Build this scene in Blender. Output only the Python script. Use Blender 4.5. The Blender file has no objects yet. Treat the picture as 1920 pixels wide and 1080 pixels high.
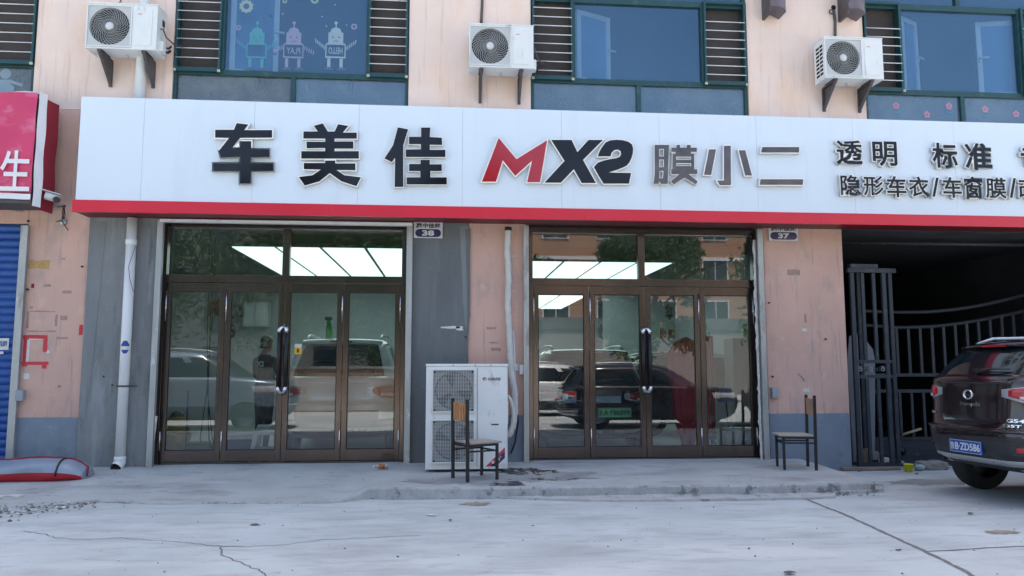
import bpy, bmesh, math, random
from mathutils import Vector, Matrix
random.seed(7)
R = math.radians
S = bpy.context.scene
COL = S.collection
# ------------------------------------------------------------------ camera, sky, sun, exposure
YAW, PITCH, FPX = R(4.87), R(5.94), 1430.0
CAM = Vector((0.0, -10.8, 1.35))
cd = bpy.data.cameras.new('camera'); cam = bpy.data.objects.new('camera', cd); COL.objects.link(cam)
cam.location = CAM; cam.rotation_euler = (R(90) + PITCH, 0, -YAW)
cd.lens = 36 * FPX / 1920; cd.sensor_width = 36; cd.clip_end = 400; cd.clip_start = .05
S.camera = cam
SUN_EL, SUN_AZ = R(70), R(12)          # the sun stands behind the building, high
w = bpy.data.worlds.new('World'); S.world = w; w.use_nodes = True
wn = w.node_tree.nodes; wl_ = w.node_tree.links; wn.clear()
sky = wn.new('ShaderNodeTexSky'); sky.sky_type = 'NISHITA'; sky.sun_disc = False
sky.sun_elevation = SUN_EL; sky.sun_rotation = SUN_AZ; sky.dust_density = 3.0; sky.ozone_density = .0; sky.air_density = 1.0
bg = wn.new('ShaderNodeBackground'); bg.inputs[1].default_value = .13
wo = wn.new('ShaderNodeOutputWorld'); wl_.new(sky.outputs[0], bg.inputs[0]); wl_.new(bg.outputs[0], wo.inputs[0])
sl = bpy.data.lights.new('sun', 'SUN'); sl.energy = 4.0; sl.angle = R(.5); sl.color = (1, .94, .85)
sun = bpy.data.objects.new('sun', sl); COL.objects.link(sun)
sd = Vector((math.sin(SUN_AZ) * math.cos(SUN_EL), math.cos(SUN_AZ) * math.cos(SUN_EL), math.sin(SUN_EL)))
sun.rotation_euler = sd.to_track_quat('Z', 'Y').to_euler(); sun.location = (0, 5, 30)
S.view_settings.view_transform = 'Standard'; S.view_settings.look = 'None'
S.view_settings.exposure = 1.72; S.view_settings.gamma = 1; S.view_settings.use_curve_mapping = False
S.render.engine = 'CYCLES'
S.cycles.max_bounces = 10; S.cycles.transparent_max_bounces = 24; S.cycles.glossy_bounces = 5
S.cycles.caustics_reflective = False; S.cycles.caustics_refractive = False
S.cycles.sample_clamp_indirect = 6
S.cycles.use_denoising = True

# ------------------------------------------------------------------ measuring helpers
_f = Vector((math.sin(YAW) * math.cos(PITCH), math.cos(YAW) * math.cos(PITCH), math.sin(PITCH)))
_r = Vector((math.cos(YAW), -math.sin(YAW), 0)); _u = _r.cross(_f)
def ray(px, py): return _f + _r * ((px - 960) / FPX) + _u * ((540 - py) / FPX)
def P(px, py, Y=0.0):
    d = ray(px, py); return CAM + d * ((Y - CAM.y) / d.y)
def G(px, py, Z=0.0):
    d = ray(px, py); return CAM + d * ((Z - CAM.z) / d.z)

# ------------------------------------------------------------------ materials
MATS = {}
def mat(name, col, rough=.6, metal=0, var=.1, vs=3, st=(1, 1, 1), bump=.15, bs=60, spec=.5, stains=(), coat=0, emit=None, coord='pos', sheen=0, dirt=0):
    """a Principled material: col mottled by noise, optional stains = [(colour, scale, threshold, softness, strength, stretch)]"""
    if name in MATS: return MATS[name]
    m = bpy.data.materials.new(name); m.use_nodes = True; N = m.node_tree.nodes; L = m.node_tree.links
    b = N['Principled BSDF']
    if coord == 'pos':
        g = N.new('ShaderNodeNewGeometry'); co = g.outputs['Position']
    else:
        g = N.new('ShaderNodeTexCoord'); co = g.outputs['Object']
    def mp(s):
        k = N.new('ShaderNodeMapping'); k.inputs['Scale'].default_value = s; L.new(co, k.inputs[0]); return k.outputs[0]
    def noise(scale, s=(1, 1, 1), det=6, ro=.6, off=0):
        n = N.new('ShaderNodeTexNoise'); n.inputs['Scale'].default_value = scale; n.inputs['Detail'].default_value = det
        n.inputs['Roughness'].default_value = ro; L.new(mp(s), n.inputs['Vector']); return n.outputs[0]
    n1 = noise(vs, st)
    r = N.new('ShaderNodeMapRange'); r.inputs[1].default_value = .25; r.inputs[2].default_value = .75
    r.inputs[3].default_value = 1 - var; r.inputs[4].default_value = 1 + var * .7; L.new(n1, r.inputs[0])
    mx = N.new('ShaderNodeVectorMath'); mx.operation = 'SCALE'; mx.inputs[0].default_value = col[:3]; L.new(r.outputs[0], mx.inputs['Scale'])
    out = mx.outputs[0]
    for i, (sc, ss, th, so, k, sx) in enumerate(stains):
        nn = noise(ss, sx, 8, .65)
        q = N.new('ShaderNodeMapRange'); th = .5 + (th - .5) * .72; q.inputs[1].default_value = th; q.inputs[2].default_value = th + so * .75
        q.inputs[3].default_value = 0; q.inputs[4].default_value = k; L.new(nn, q.inputs[0])
        x = N.new('ShaderNodeMix'); x.data_type = 'RGBA'; L.new(q.outputs[0], x.inputs[0]); L.new(out, x.inputs[6]); x.inputs[7].default_value = (*sc[:3], 1)
        out = x.outputs[2]
    L.new(out, b.inputs['Base Color'])
    b.inputs['Metallic'].default_value = metal; b.inputs['Specular IOR Level'].default_value = spec
    b.inputs['Coat Weight'].default_value = coat; b.inputs['Coat Roughness'].default_value = .04
    rr = N.new('ShaderNodeMapRange'); rr.inputs[3].default_value = max(.02, rough * .8); rr.inputs[4].default_value = min(1, rough * 1.2)
    L.new(n1, rr.inputs[0]); L.new(rr.outputs[0], b.inputs['Roughness'])
    if bump:
        nb = noise(bs, (1, 1, 1), 4)
        bb = N.new('ShaderNodeBump'); bb.inputs['Strength'].default_value = bump; bb.inputs['Distance'].default_value = .01
        L.new(nb, bb.inputs['Height']); L.new(bb.outputs[0], b.inputs['Normal'])
    if emit:
        b.inputs['Emission Color'].default_value = (*emit[0], 1); b.inputs['Emission Strength'].default_value = emit[1]
    MATS[name] = m; return m

def glassmat(name, tint, ior=1.6, extra=0.0, rough=0.0, refl=(.95, .97, 1), haze=None, wob=0.0, hs=4):
    """a sheet of window glass: tinted see-through plus Fresnel reflection; haze = (colour, amount) is a mixed-in diffuse tint"""
    m = bpy.data.materials.new(name); m.use_nodes = True; N = m.node_tree.nodes; L = m.node_tree.links; N.clear()
    t = N.new('ShaderNodeBsdfTransparent'); t.inputs[0].default_value = (*tint, 1)
    g = N.new('ShaderNodeBsdfGlossy'); g.inputs['Roughness'].default_value = rough; g.inputs[0].default_value = (*refl, 1)
    fr = N.new('ShaderNodeFresnel'); fr.inputs[0].default_value = ior
    ad = N.new('ShaderNodeMath'); ad.operation = 'ADD'; ad.use_clamp = True; ad.inputs[1].default_value = extra; L.new(fr.outputs[0], ad.inputs[0])
    if wob:
        ge = N.new('ShaderNodeNewGeometry'); n = N.new('ShaderNodeTexNoise'); n.inputs['Scale'].default_value = .9; n.inputs['Detail'].default_value = 1
        L.new(ge.outputs['Position'], n.inputs['Vector']); bp = N.new('ShaderNodeBump'); bp.inputs['Strength'].default_value = wob; bp.inputs['Distance'].default_value = .02
        L.new(n.outputs[0], bp.inputs['Height']); L.new(bp.outputs[0], g.inputs['Normal'])
    mx = N.new('ShaderNodeMixShader'); L.new(ad.outputs[0], mx.inputs[0]); L.new(t.outputs[0], mx.inputs[1]); L.new(g.outputs[0], mx.inputs[2])
    o = N.new('ShaderNodeOutputMaterial'); out = mx.outputs[0]
    if haze:
        d = N.new('ShaderNodeBsdfDiffuse'); d.inputs[0].default_value = (*haze[0], 1)
        ge = N.new('ShaderNodeNewGeometry'); n = N.new('ShaderNodeTexNoise'); n.inputs['Scale'].default_value = hs; n.inputs['Detail'].default_value = 8 if hs > 2 else 3
        L.new(ge.outputs['Position'], n.inputs['Vector'])
        q = N.new('ShaderNodeMapRange'); q.inputs[1].default_value = .3; q.inputs[2].default_value = .8; q.inputs[3].default_value = haze[1] * .4; q.inputs[4].default_value = haze[1] * 1.6
        L.new(n.outputs[0], q.inputs[0]); m2 = N.new('ShaderNodeMixShader'); L.new(q.outputs[0], m2.inputs[0]); L.new(out, m2.inputs[1]); L.new(d.outputs[0], m2.inputs[2]); out = m2.outputs[0]
    L.new(out, o.inputs[0]); MATS[name] = m; return m

GREY = (.30, .31, .32)
M = dict(
 pink=mat('aged_pink_paint', (.64, .40, .32), .8, var=.15, vs=1.3, bump=.25, bs=25, stains=[((.38, .30, .27), 2.3, .54, .16, .5, (1, 1, .45)), ((.72, .48, .34), 5, .62, .08, .5, (1, 1, .7)), ((.30, .25, .23), 3.2, .60, .1, .5, (5, 1, .3)), ((.22, .2, .2), 18, .72, .04, .6, (1, 1, 1)), ((.70, .66, .62), 26, .74, .03, .6, (1, 1, 1))]),
 pale=mat('pale_pink_render', (.84, .655, .555), .85, var=.07, vs=1.5, bump=.2, bs=30, stains=[((.80, .52, .34), 1.3, .50, .2, .5, (1, 1, .5)), ((.55, .42, .36), 3, .57, .14, .45, (4, 1, .22)), ((.40, .33, .3), 20, .73, .04, .5, (1, 1, 1))]),
 dado=mat('blue_grey_dado', (.20, .24, .29), .7, var=.16, vs=3, bump=.2, bs=30, stains=[((.30, .32, .33), 6, .6, .1, .5, (1, 1, 1)), ((.1, .1, .1), 2, .6, .15, .4, (1, 1, 1))]),
 cement=mat('bare_cement', (.225, .235, .235), .9, var=.26, vs=1.6, st=(1.5, 1, .6), bump=.35, bs=40, stains=[((.34, .36, .36), 2.2, .55, .12, .5, (2.2, 1, .35)), ((.07, .075, .08), 3, .6, .15, .5, (1.4, 1, .4)), ((.32, .32, .3), 14, .68, .06, .5, (1, 1, 1))]),
 cdark=mat('dark_cement', (.15, .16, .162), .85, var=.26, vs=1.4, st=(2, 1, .4), bump=.3, bs=40, stains=[((.21, .22, .22), 2, .56, .12, .5, (2.4, 1, .3)), ((.4, .4, .38), 18, .72, .05, .4, (1, 1, 1))]),
 white=mat('white_aluminium_panel', (.72, .79, .85), .32, var=.03, vs=.8, bump=.03, bs=3, spec=.5, stains=[((.52, .54, .57), 1.6, .54, .25, .18, (3, 1, .22))]),
 red=mat('red_aluminium_panel', (.66, .014, .038), .3, var=.06, vs=1.5, bump=.03, bs=5, spec=.6),
 soffit=mat('dark_red_soffit', (.16, .02, .03), .5, var=.2, vs=4),
 steel=mat('galvanised_steel', (.42, .43, .42), .45, .55, var=.2, vs=8, st=(1, 1, .2), bump=.1, stains=[((.2, .17, .14), 5, .6, .1, .5, (1, 1, .4)), ((.7, .7, .68), 9, .66, .06, .6, (1, 1, .5))]),
 bronze=mat('brown_aluminium', (.12, .098, .088), .2, .85, var=.15, vs=2, st=(1, 1, .4), bump=.03, stains=[((.14, .14, .14), 5, .62, .12, .4, (1, 1, .3))]),
 black=mat('black_metal', (.018, .018, .02), .4, .2, var=.2, vs=9, bump=.05),
 rubber=mat('black_rubber', (.02, .02, .021), .8, var=.2, vs=20, bump=.2),
 chrome=mat('polished_chrome', (.75, .75, .76), .12, 1, var=.03, bump=0),
 rim=mat('white_letter_rim', (.93, .885, .80), .3, var=.03, bump=0, spec=.6),
 lside=mat('brushed_letter_side', (.74, .73, .71), .35, .5, var=.1, vs=20, bump=.02),
 lface=mat('glossy_dark_letter_face', (.012, .013, .02), .06, var=.3, vs=3, bump=.10, bs=4, spec=.28, coat=.0),
 rface=mat('glossy_red_letter_face', (.42, .012, .025), .10, var=.1, vs=6, bump=.03, bs=5, spec=.6, coat=.0),
 green=mat('dark_green_window_frame', (.012, .06, .065), .45, var=.15, vs=6, bump=.05, stains=[((.1, .14, .14), 12, .64, .08, .5, (1, 1, 1))]),
 screen=mat('brown_insect_screen', (.062, .05, .045), .95, var=.25, vs=5, st=(1, 1, 2), bump=.2, bs=200),
 pvc=mat('white_pvc', (.74, .75, .74), .4, var=.06, vs=3, st=(1, 1, .4), bump=.03, stains=[((.50, .47, .40), 3, .58, .15, .45, (2, 2, .3))]),
 acw=mat('cream_painted_metal', (.76, .765, .74), .4, var=.05, vs=4, bump=.03, stains=[((.42, .38, .32), 5, .62, .1, .5, (1, 1, .4)), ((.30, .22, .15), 14, .72, .04, .6, (1, 1, .6))]),
 acg=mat('grey_fan_grille', (.52, .53, .52), .45, var=.06, vs=6, bump=.02),
 dark=mat('opening_shade_black', (.012, .012, .014), .9, var=.1, bump=0),  # near-black painted in for the shade inside holes, vents and fan openings
 fan=mat('dark_fan_blades', (.055, .055, .05), .6, var=.2, vs=8, bump=0),
 brk=mat('weathered_bracket', (.10, .095, .10), .6, .3, var=.3, vs=12, stains=[((.2, .08, .03), 15, .58, .1, .7, (1, 1, 1))]),
 seat=mat('worn_seat_board', (.36, .29, .25), .5, var=.2, vs=7, st=(1, 6, 1), bump=.1, coord='obj', stains=[((.5, .48, .45), 6, .55, .1, .5, (1, 1, 1))]),
 wood=mat('grained_wood', (.42, .17, .06), .45, var=.45, vs=7, st=(6, 6, .7), bump=.1, coord='obj', stains=[((.62, .36, .16), 8, .5, .06, .8, (5, 5, .5)), ((.12, .04, .02), 11, .6, .04, .9, (6, 6, .5))]),
 blue=mat('blue_shutter_paint', (.012, .075, .30), .4, var=.14, vs=2, st=(.6, 1, 3), bump=.05, stains=[((.10, .17, .3), 6, .62, .1, .5, (.5, 1, 1.5))]),
 banner=mat('pink_banner_vinyl', (.62, .045, .13), .45, var=.12, vs=1.5, bump=.5, bs=6, stains=[((.74, .22, .36), 2.2, .55, .18, .55, (1, 1, 1.6))]),
 bwhite=mat('white_vinyl', (.78, .76, .76), .5, var=.06, vs=5, bump=.1),
 redcloth=mat('dark_red_cloth', (.27, .012, .028), .8, var=.25, vs=4, st=(2, 2, .6), bump=.4, bs=80),
 scarlet=mat('scarlet_tarp', (.52, .022, .035), .55, var=.15, vs=4, bump=.5, bs=18),
 bfilm=mat('pale_blue_film', (.24, .29, .35), .35, var=.2, vs=3, bump=.3, bs=8, coat=.3, stains=[((.12, .12, .12), 3, .58, .2, .5, (1, 1, 1))]),
 tape=mat('red_tape', (.58, .03, .045), .35, var=.12, vs=20, bump=.1),
 paper=mat('torn_paper', (.68, .67, .64), .8, var=.15, vs=20),
 smudge=mat('old_glue_mark', (.40, .27, .23), .9, var=.3, vs=30, bump=.1),
 ochre=mat('ochre_smear', (.50, .31, .12), .9, var=.3, vs=22),
 plaster=mat('broken_plaster', (.62, .60, .56), .95, var=.3, vs=9, bump=.9, bs=35),
 navy=mat('navy_enamel', (.03, .028, .10), .25, var=.1, vs=5, bump=0, coat=.3),
 enamel=mat('white_enamel', (.62, .62, .62), .3, var=.06, vs=6, bump=.02, stains=[((.38, .34, .32), 20, .62, .1, .5, (1, 1, .5))]),
 ink=mat('black_ink', (.03, .025, .05), .6, bump=0),
 iron=mat('dull_blue_grey_iron', (.040, .049, .060), .6, .2, var=.22, vs=5, bump=.12, stains=[((.12, .10, .09), 8, .6, .1, .6, (1, 1, 1))]),
 garage=mat('dark_garage_wall', (.045, .05, .06), .95, var=.4, vs=1.5, bump=.3),  # near-black blue-grey over the whole garage interior
 mirr=mat('brown_mirror_letter_face', (.13, .105, .10), .12, .8, var=.35, vs=5, bump=.08, bs=6),
 iwall=mat('interior_white_wall', (.38, .41, .43), .8, var=.05, vs=1, bump=.05),
 ifloor=mat('interior_floor', (.44, .45, .44), .35, var=.15, vs=1.5, bump=.05),
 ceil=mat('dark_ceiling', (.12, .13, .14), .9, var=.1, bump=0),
 lamp=mat('lit_ceiling_film', (.8, .8, .8), .5, var=0, bump=0, emit=((.78, 1, .955), .50)),
 leaf=mat('leaf_green', (.055, .11, .03), .6, var=.4, vs=1.2, bump=0),
 leaf2=mat('light_leaf_green', (.11, .19, .05), .6, var=.4, vs=1.2, bump=0),
 bark=mat('tree_bark', (.09, .065, .045), .9, var=.3, vs=6, st=(3, 3, .5), bump=.6, bs=20),
 tree_wall=mat('beige_render', (.44, .25, .155), .9, var=.08, vs=.4),
 greenp=mat('green_plastic', (.02, .38, .09), .3, var=.1, bump=0, spec=.5),
 yellowp=mat('yellow_plastic', (.62, .58, .02), .4, var=.1, vs=8, bump=.02),
 mustard=mat('mustard_fabric', (.42, .33, .07), .8, var=.3, vs=6, bump=.6, bs=14),
 bluep=mat('blue_plastic', (.02, .07, .22), .4, var=.1, bump=0),
 whitep=mat('white_plastic', (.7, .74, .74), .4, var=.06, vs=6, bump=.02),
 silver=mat('silver_paint', (.48, .49, .5), .28, .6, var=.04, bump=0),
 carw=mat('white_car_paint', (.72, .74, .76), .15, var=.02, bump=0, coat=.8),
 carb=mat('black_car_paint', (.010, .011, .016), .12, var=.05, bump=0, coat=.8, spec=.6),
 cars=mat('blue_silver_car_paint', (.30, .38, .45), .18, .5, var=.03, bump=0, coat=.8),
 carbr=mat('dark_plum_car_paint', (.024, .013, .017), .12, .25, var=.06, bump=0, coat=.7, spec=.6, stains=[((.075, .07, .065), 2.5, .5, .3, .35, (1, 1, 1))]),
 carglass=mat('dark_car_glass', (.008, .014, .018), .05, var=.1, bump=0, spec=.9),
 plasticb=mat('black_car_plastic', (.028, .029, .032), .55, var=.15, vs=8, bump=.1, stains=[((.09, .085, .08), 4, .55, .2, .4, (1, 1, 1))]),
 lampr=mat('red_lamp_lens', (.45, .012, .02), .12, var=.05, bump=0, coat=.8),
 lampw=mat('clear_lamp_lens', (.62, .60, .62), .12, var=.15, vs=30, bump=0, coat=.8),
 plate_b=mat('blue_licence_plate', (.01, .08, .36), .3, bump=0), plate_g=mat('green_licence_plate', (.14, .62, .28), .35, bump=0),
 skin=mat('skin', (.42, .24, .17), .55, var=.06, bump=.05), hair=mat('black_hair', (.012, .010, .010), .5, var=.3, vs=40, bump=.5, bs=90),
 shirt=mat('black_shirt', (.012, .013, .017), .85, var=.2, vs=9, bump=.4, bs=30), trous=mat('dark_trousers', (.03, .035, .045), .9, var=.2, vs=9, bump=.4, bs=30),
 rock=mat('broken_concrete', (.28, .27, .25), .95, var=.25, vs=8, bump=.8, bs=30), 
 hose=mat('wrapped_hose', (.58, .57, .53), .7, var=.12, vs=12, bump=.5, bs=50),
 cloth=mat('grey_brown_cloth', (.19, .155, .175), .9, var=.15, vs=6, bump=.3, bs=30),
 box=mat('grey_box_paint', (.30, .33, .36), .5, var=.12, vs=8, bump=.05),
 sash=mat('white_sash', (.84, .88, .90), .35, var=.03, bump=0),
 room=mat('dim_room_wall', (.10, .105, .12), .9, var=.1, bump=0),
 robo1=mat('sticker_teal', (.07, .26, .33), .6, bump=0), robo2=mat('sticker_mauve', (.22, .25, .37), .6, bump=0), robo3=mat('sticker_pale', (.26, .35, .42), .6, bump=0), robo4=mat('sticker_lime', (.24, .34, .32), .6, bump=0),
 pinkst=mat('sticker_pink', (.46, .24, .33), .6, bump=0), slate=mat('sticker_slate', (.08, .13, .22), .6, bump=0),
 glue=mat('glue_residue', (.30, .38, .46), .7, bump=0),
 brick=None,
)
glass_door = glassmat('door_glass', (.82, .92, .925), 1.6, .055, haze=((.35, .4, .4), .022), wob=.02)
glass_up = glassmat('blue_window_glass', (.70, .87, 1.0), 1.6, .09, refl=(.50, .78, 1.0), wob=.008, haze=((.15, .27, .45), .16), hs=.5)  # blue haze paints reflected sky brightness into the pane colour
glass_low = glassmat('dusty_blue_glass', (.40, .55, .66), 1.6, .12, refl=(.6, .85, 1.0), haze=((.22, .29, .36), .5), wob=.01, hs=1.5)
glass_dirty = glassmat('grimy_glass', (.40, .50, .52), 1.6, .08, haze=((.20, .24, .25), .6), wob=.05)
glass_sash = glassmat('sash_glass', (.55, .75, .9), 1.5, .02, haze=((.24, .44, .70), .7), hs=.4)

CLEAR = bpy.data.materials.new('clear_glass_back'); CLEAR.use_nodes = True
_n = CLEAR.node_tree.nodes; _n.clear(); _t = _n.new('ShaderNodeBsdfTransparent'); _o = _n.new('ShaderNodeOutputMaterial'); CLEAR.node_tree.links.new(_t.outputs[0], _o.inputs[0])
# ------------------------------------------------------------------ mesh helpers
class MB:
    def __init__(s): s.v = []; s.f = []; s.mi = []; s.sm = []; s.k = 0
    def add(s, vs, fs, mi=0, sm=False):
        o = len(s.v); s.v += [tuple(v) for v in vs]
        for f in fs: s.f.append([o + i for i in f]); s.mi.append(mi); s.sm.append(sm)
        return s
    def box(s, x0, x1, y0, y1, z0, z1, mi=0):
        x0, x1 = min(x0, x1), max(x0, x1); y0, y1 = min(y0, y1), max(y0, y1); z0, z1 = min(z0, z1), max(z0, z1)
        return s.add([(x0, y0, z0), (x1, y0, z0), (x1, y1, z0), (x0, y1, z0), (x0, y0, z1), (x1, y0, z1), (x1, y1, z1), (x0, y1, z1)],
                     [(0, 3, 2, 1), (4, 5, 6, 7), (0, 1, 5, 4), (1, 2, 6, 5), (2, 3, 7, 6), (3, 0, 4, 7)], mi)
    def sheet(s, x0, x1, y0, y1, z0, z1):
        """a glass sheet: slot 0 on its outer face, clear elsewhere"""
        s.box(x0, x1, y0, y1, z0, z1, 1); s.mi[-4] = 0; return s
    def prism(s, poly, y0, y1, mi=0):
        """poly in XZ, extruded along Y"""
        n = len(poly); vs = [(x, y0, z) for x, z in poly] + [(x, y1, z) for x, z in poly]
        return s.add(vs, [tuple(range(n)), tuple(range(2 * n - 1, n - 1, -1))] + [(i, i + n, (i + 1) % n + n, (i + 1) % n) for i in range(n)], mi)
    def prismz(s, poly, z0, z1, mi=0):
        n = len(poly); vs = [(x, y, z0) for x, y in poly] + [(x, y, z1) for x, y in poly]
        return s.add(vs, [tuple(range(n - 1, -1, -1)), tuple(range(n, 2 * n))] + [(i, (i + 1) % n, (i + 1) % n + n, i + n) for i in range(n)], mi)
    def prismx(s, poly, x0, x1, mi=0):
        """poly in YZ, extruded along X"""
        n = len(poly); vs = [(x0, y, z) for y, z in poly] + [(x1, y, z) for y, z in poly]
        return s.add(vs, [tuple(range(n)), tuple(range(2 * n - 1, n - 1, -1))] + [(i, i + n, (i + 1) % n + n, (i + 1) % n) for i in range(n)], mi)
    def tube(s, pts, r, seg=10, mi=0, cap=True, sm=True, flat=1.0):
        pts = [Vector(p) for p in pts]; n = len(pts); rs = r if isinstance(r, (list, tuple)) else [r] * n; vs = []
        prev = None
        for i, p in enumerate(pts):
            t = (pts[min(i + 1, n - 1)] - pts[max(i - 1, 0)]).normalized()
            if prev is None:
                a = Vector((0, 0, 1)) if abs(t.z) < .9 else Vector((1, 0, 0)); a = (a - t * a.dot(t)).normalized()
            else: a = (prev - t * prev.dot(t)).normalized()
            prev = a; b = t.cross(a)
            for k in range(seg):
                an = 2 * math.pi * k / seg; vs.append(p + a * (math.cos(an) * rs[i]) * flat + b * (math.sin(an) * rs[i]))
        fs = [(i * seg + k, i * seg + (k + 1) % seg, (i + 1) * seg + (k + 1) % seg, (i + 1) * seg + k) for i in range(n - 1) for k in range(seg)]
        s.add(vs, fs, mi, sm)
        if cap:
            o = len(s.v) - len(vs)
            s.f.append([o + k for k in range(seg - 1, -1, -1)]); s.mi.append(mi); s.sm.append(False)
            s.f.append([o + (n - 1) * seg + k for k in range(seg)]); s.mi.append(mi); s.sm.append(False)
        return s
    def lathe(s, prof, c=(0, 0, 0), axis='z', seg=24, mi=0, cap=True):
        vs = []
        for rr, h in prof:
            for k in range(seg):
                an = 2 * math.pi * k / seg; a, b = rr * math.cos(an), rr * math.sin(an)
                v = {'z': (a, b, h), 'y': (a, h, b), 'x': (h, a, b)}[axis]; vs.append((c[0] + v[0], c[1] + v[1], c[2] + v[2]))
        n = len(prof); fs = [(i * seg + k, i * seg + (k + 1) % seg, (i + 1) * seg + (k + 1) % seg, (i + 1) * seg + k) for i in range(n - 1) for k in range(seg)]
        s.add(vs, fs, mi, True)
        if cap:
            o = len(s.v) - len(vs)
            for base in (0, (n - 1) * seg): s.f.append([o + base + k for k in range(seg)]); s.mi.append(mi); s.sm.append(False)
        return s
    def grid(s, rows, mi=0, sm=True):
        n, m = len(rows), len(rows[0])
        return s.add([v for r in rows for v in r], [(i * m + j, i * m + j + 1, (i + 1) * m + j + 1, (i + 1) * m + j) for i in range(n - 1) for j in range(m - 1)], mi, sm)
    def mesh(s, name, mats, bevel=0, recalc=True):
        me = bpy.data.meshes.new(name); me.from_pydata(s.v, [], s.f)
        for m in (mats if isinstance(mats, (list, tuple)) else [mats]): me.materials.append(m)
        for p, mi, sm in zip(me.polygons, s.mi, s.sm): p.material_index = mi; p.use_smooth = sm
        if recalc or bevel:
            b = bmesh.new(); b.from_mesh(me)
            if recalc: bmesh.ops.recalc_face_normals(b, faces=b.faces)
            if bevel: bmesh.ops.bevel(b, geom=[e for e in b.edges if len(e.link_faces) == 2 and e.calc_face_angle(0) > .5], offset=bevel, segments=2, profile=.6, affect='EDGES', clamp_overlap=True)
            b.to_mesh(me); b.free()
        return me
WL = {}
def tag(o, label=None, cat=None, group=None, kind=None):
    if label: o['label'] = label
    if cat: o['category'] = cat
    if group: o['group'] = group
    if kind: o['kind'] = kind
    return o
def thing(name, label, cat, loc=(0, 0, 0), rz=0, group=None):
    o = bpy.data.objects.new(name, None); COL.objects.link(o); o.empty_display_size = .1
    o.location = loc; o.rotation_euler = (0, 0, rz); WL[o] = Vector(loc); return tag(o, label, cat, group)
def put(name, me, parent=None, world=True, loc=None):
    """link a mesh; world=True: its vertices are world coordinates even under a placed parent"""
    o = bpy.data.objects.new(name, me); COL.objects.link(o); o.parent = parent
    base = WL.get(parent, Vector((0, 0, 0))) if parent else Vector((0, 0, 0))
    l = Vector(loc) if loc is not None else Vector((0, 0, 0))
    if world: o.location = l - base; WL[o] = l
    else: o.location = l; WL[o] = base + l
    return o
def part(name, mb, m, parent=None, world=True, bevel=0, loc=None, label=None):
    o = put(name, mb.mesh(name, m, bevel), parent, world, loc)
    if label: o['label'] = label
    return o
def kids(o): return [c for c in o.children]
def copy_tree(o, parent=None):
    c = o.copy(); COL.objects.link(c); c.parent = parent
    for ch in kids(o): copy_tree(ch, c)
    return c
def struct(name, mb, m, bevel=0): return tag(part(name, mb, m, bevel=bevel), kind='structure')

# lettering ---------------------------------------------------------------
def curve_mesh(o):
    dg = bpy.context.evaluated_depsgraph_get(); dg.update(); me = bpy.data.meshes.new_from_object(o.evaluated_get(dg)); return me
def text_curve(body, offset=0, ext=.01, shear=0):
    c = bpy.data.curves.new('t', 'FONT'); c.body = body; c.offset = offset; c.extrude = ext; c.shear = shear; c.resolution_u = 3; c.align_x = 'LEFT'; return c
def poly_curve(polys, offset=0, ext=.01):
    c = bpy.data.curves.new('p', 'CURVE'); c.dimensions = '2D'; c.fill_mode = 'BOTH'; c.offset = offset; c.extrude = ext
    for pl in polys:
        sp = c.splines.new('POLY'); sp.points.add(len(pl) - 1); sp.use_cyclic_u = True
        for i, (x, y) in enumerate(pl): sp.points[i].co = (x, y, 0, 1)
    return c
def c2m(c):
    o = bpy.data.objects.new('tmp', c); COL.objects.link(o); me = curve_mesh(o); bpy.data.objects.remove(o); bpy.data.curves.remove(c); return me
def bbox(me):
    xs = [v.co.x for v in me.vertices]; ys = [v.co.y for v in me.vertices]; return min(xs), max(xs), min(ys), max(ys)
def text_mesh(body, X0, X1, Z0, Z1, Y, m, depth=.002, bold=0.0, shear=0, flip=False, axis=None):
    """flat lettering facing -Y fitted into the world rectangle"""
    me = c2m(text_curve(body, bold, 1.0, shear)); a, b, c, d = bbox(me)
    for v in me.vertices:
        u = (v.co.x - a) / (b - a); u = 1 - u if flip else u
        x = X0 + (X1 - X0) * u; z = Z0 + (Z1 - Z0) * (v.co.y - c) / (d - c)
        v.co = (x, Y - depth / 2 - v.co.z * depth / 2, z)
    bm = bmesh.new(); bm.from_mesh(me); bmesh.ops.remove_doubles(bm, verts=bm.verts, dist=1e-6); bmesh.ops.recalc_face_normals(bm, faces=bm.faces); bm.to_mesh(me); bm.free()
    me.materials.clear(); me.materials.append(m)
    return me
# ------------------------------------------------------------------ GROUND
def sm_noise(x, y, s=1.0):
    from mathutils import noise
    return noise.noise(Vector((x * s, y * s, 3.1)))
M['concrete'] = mat('yard_concrete', (.47, .505, .50), .8, var=.24, vs=.7, st=(1, 1, 1), bump=.22, bs=22,
    stains=[((.56, .57, .56), 1.6, .50, .2, .7, (.35, 1.6, 1)), ((.30, .31, .305), 1.1, .54, .22, .6, (.6, 1.2, 1)), ((.33, .335, .33), 5, .56, .1, .45, (.35, 1.5, 1)), ((.20, .19, .18), 9, .70, .06, .5, (.6, 1, 1)), ((.13, .12, .11), 42, .735, .03, .7, (1, 1, 1))])
M['apron'] = mat('apron_concrete', (.40, .415, .405), .8, var=.22, vs=1.1, bump=.25, bs=28,
    stains=[((.45, .45, .445), 2.0, .52, .18, .5, (.4, 1.6, 1)), ((.20, .20, .20), 1.5, .53, .2, .6, (.6, 1.4, 1)), ((.10, .10, .095), 26, .72, .04, .6, (1, 1, 1)), ((.17, .16, .14), 6, .66, .07, .5, (.6, 1, 1))])
M['edge'] = mat('broken_concrete_edge', (.42, .42, .405), .95, var=.25, vs=6, bump=.7, bs=22, stains=[((.46, .45, .43), 7, .55, .1, .7, (1, 1, 1)), ((.12, .12, .115), 5, .58, .1, .7, (1, 1, 1)), ((.05, .05, .05), 22, .66, .06, .7, (1, 1, 1))])
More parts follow.
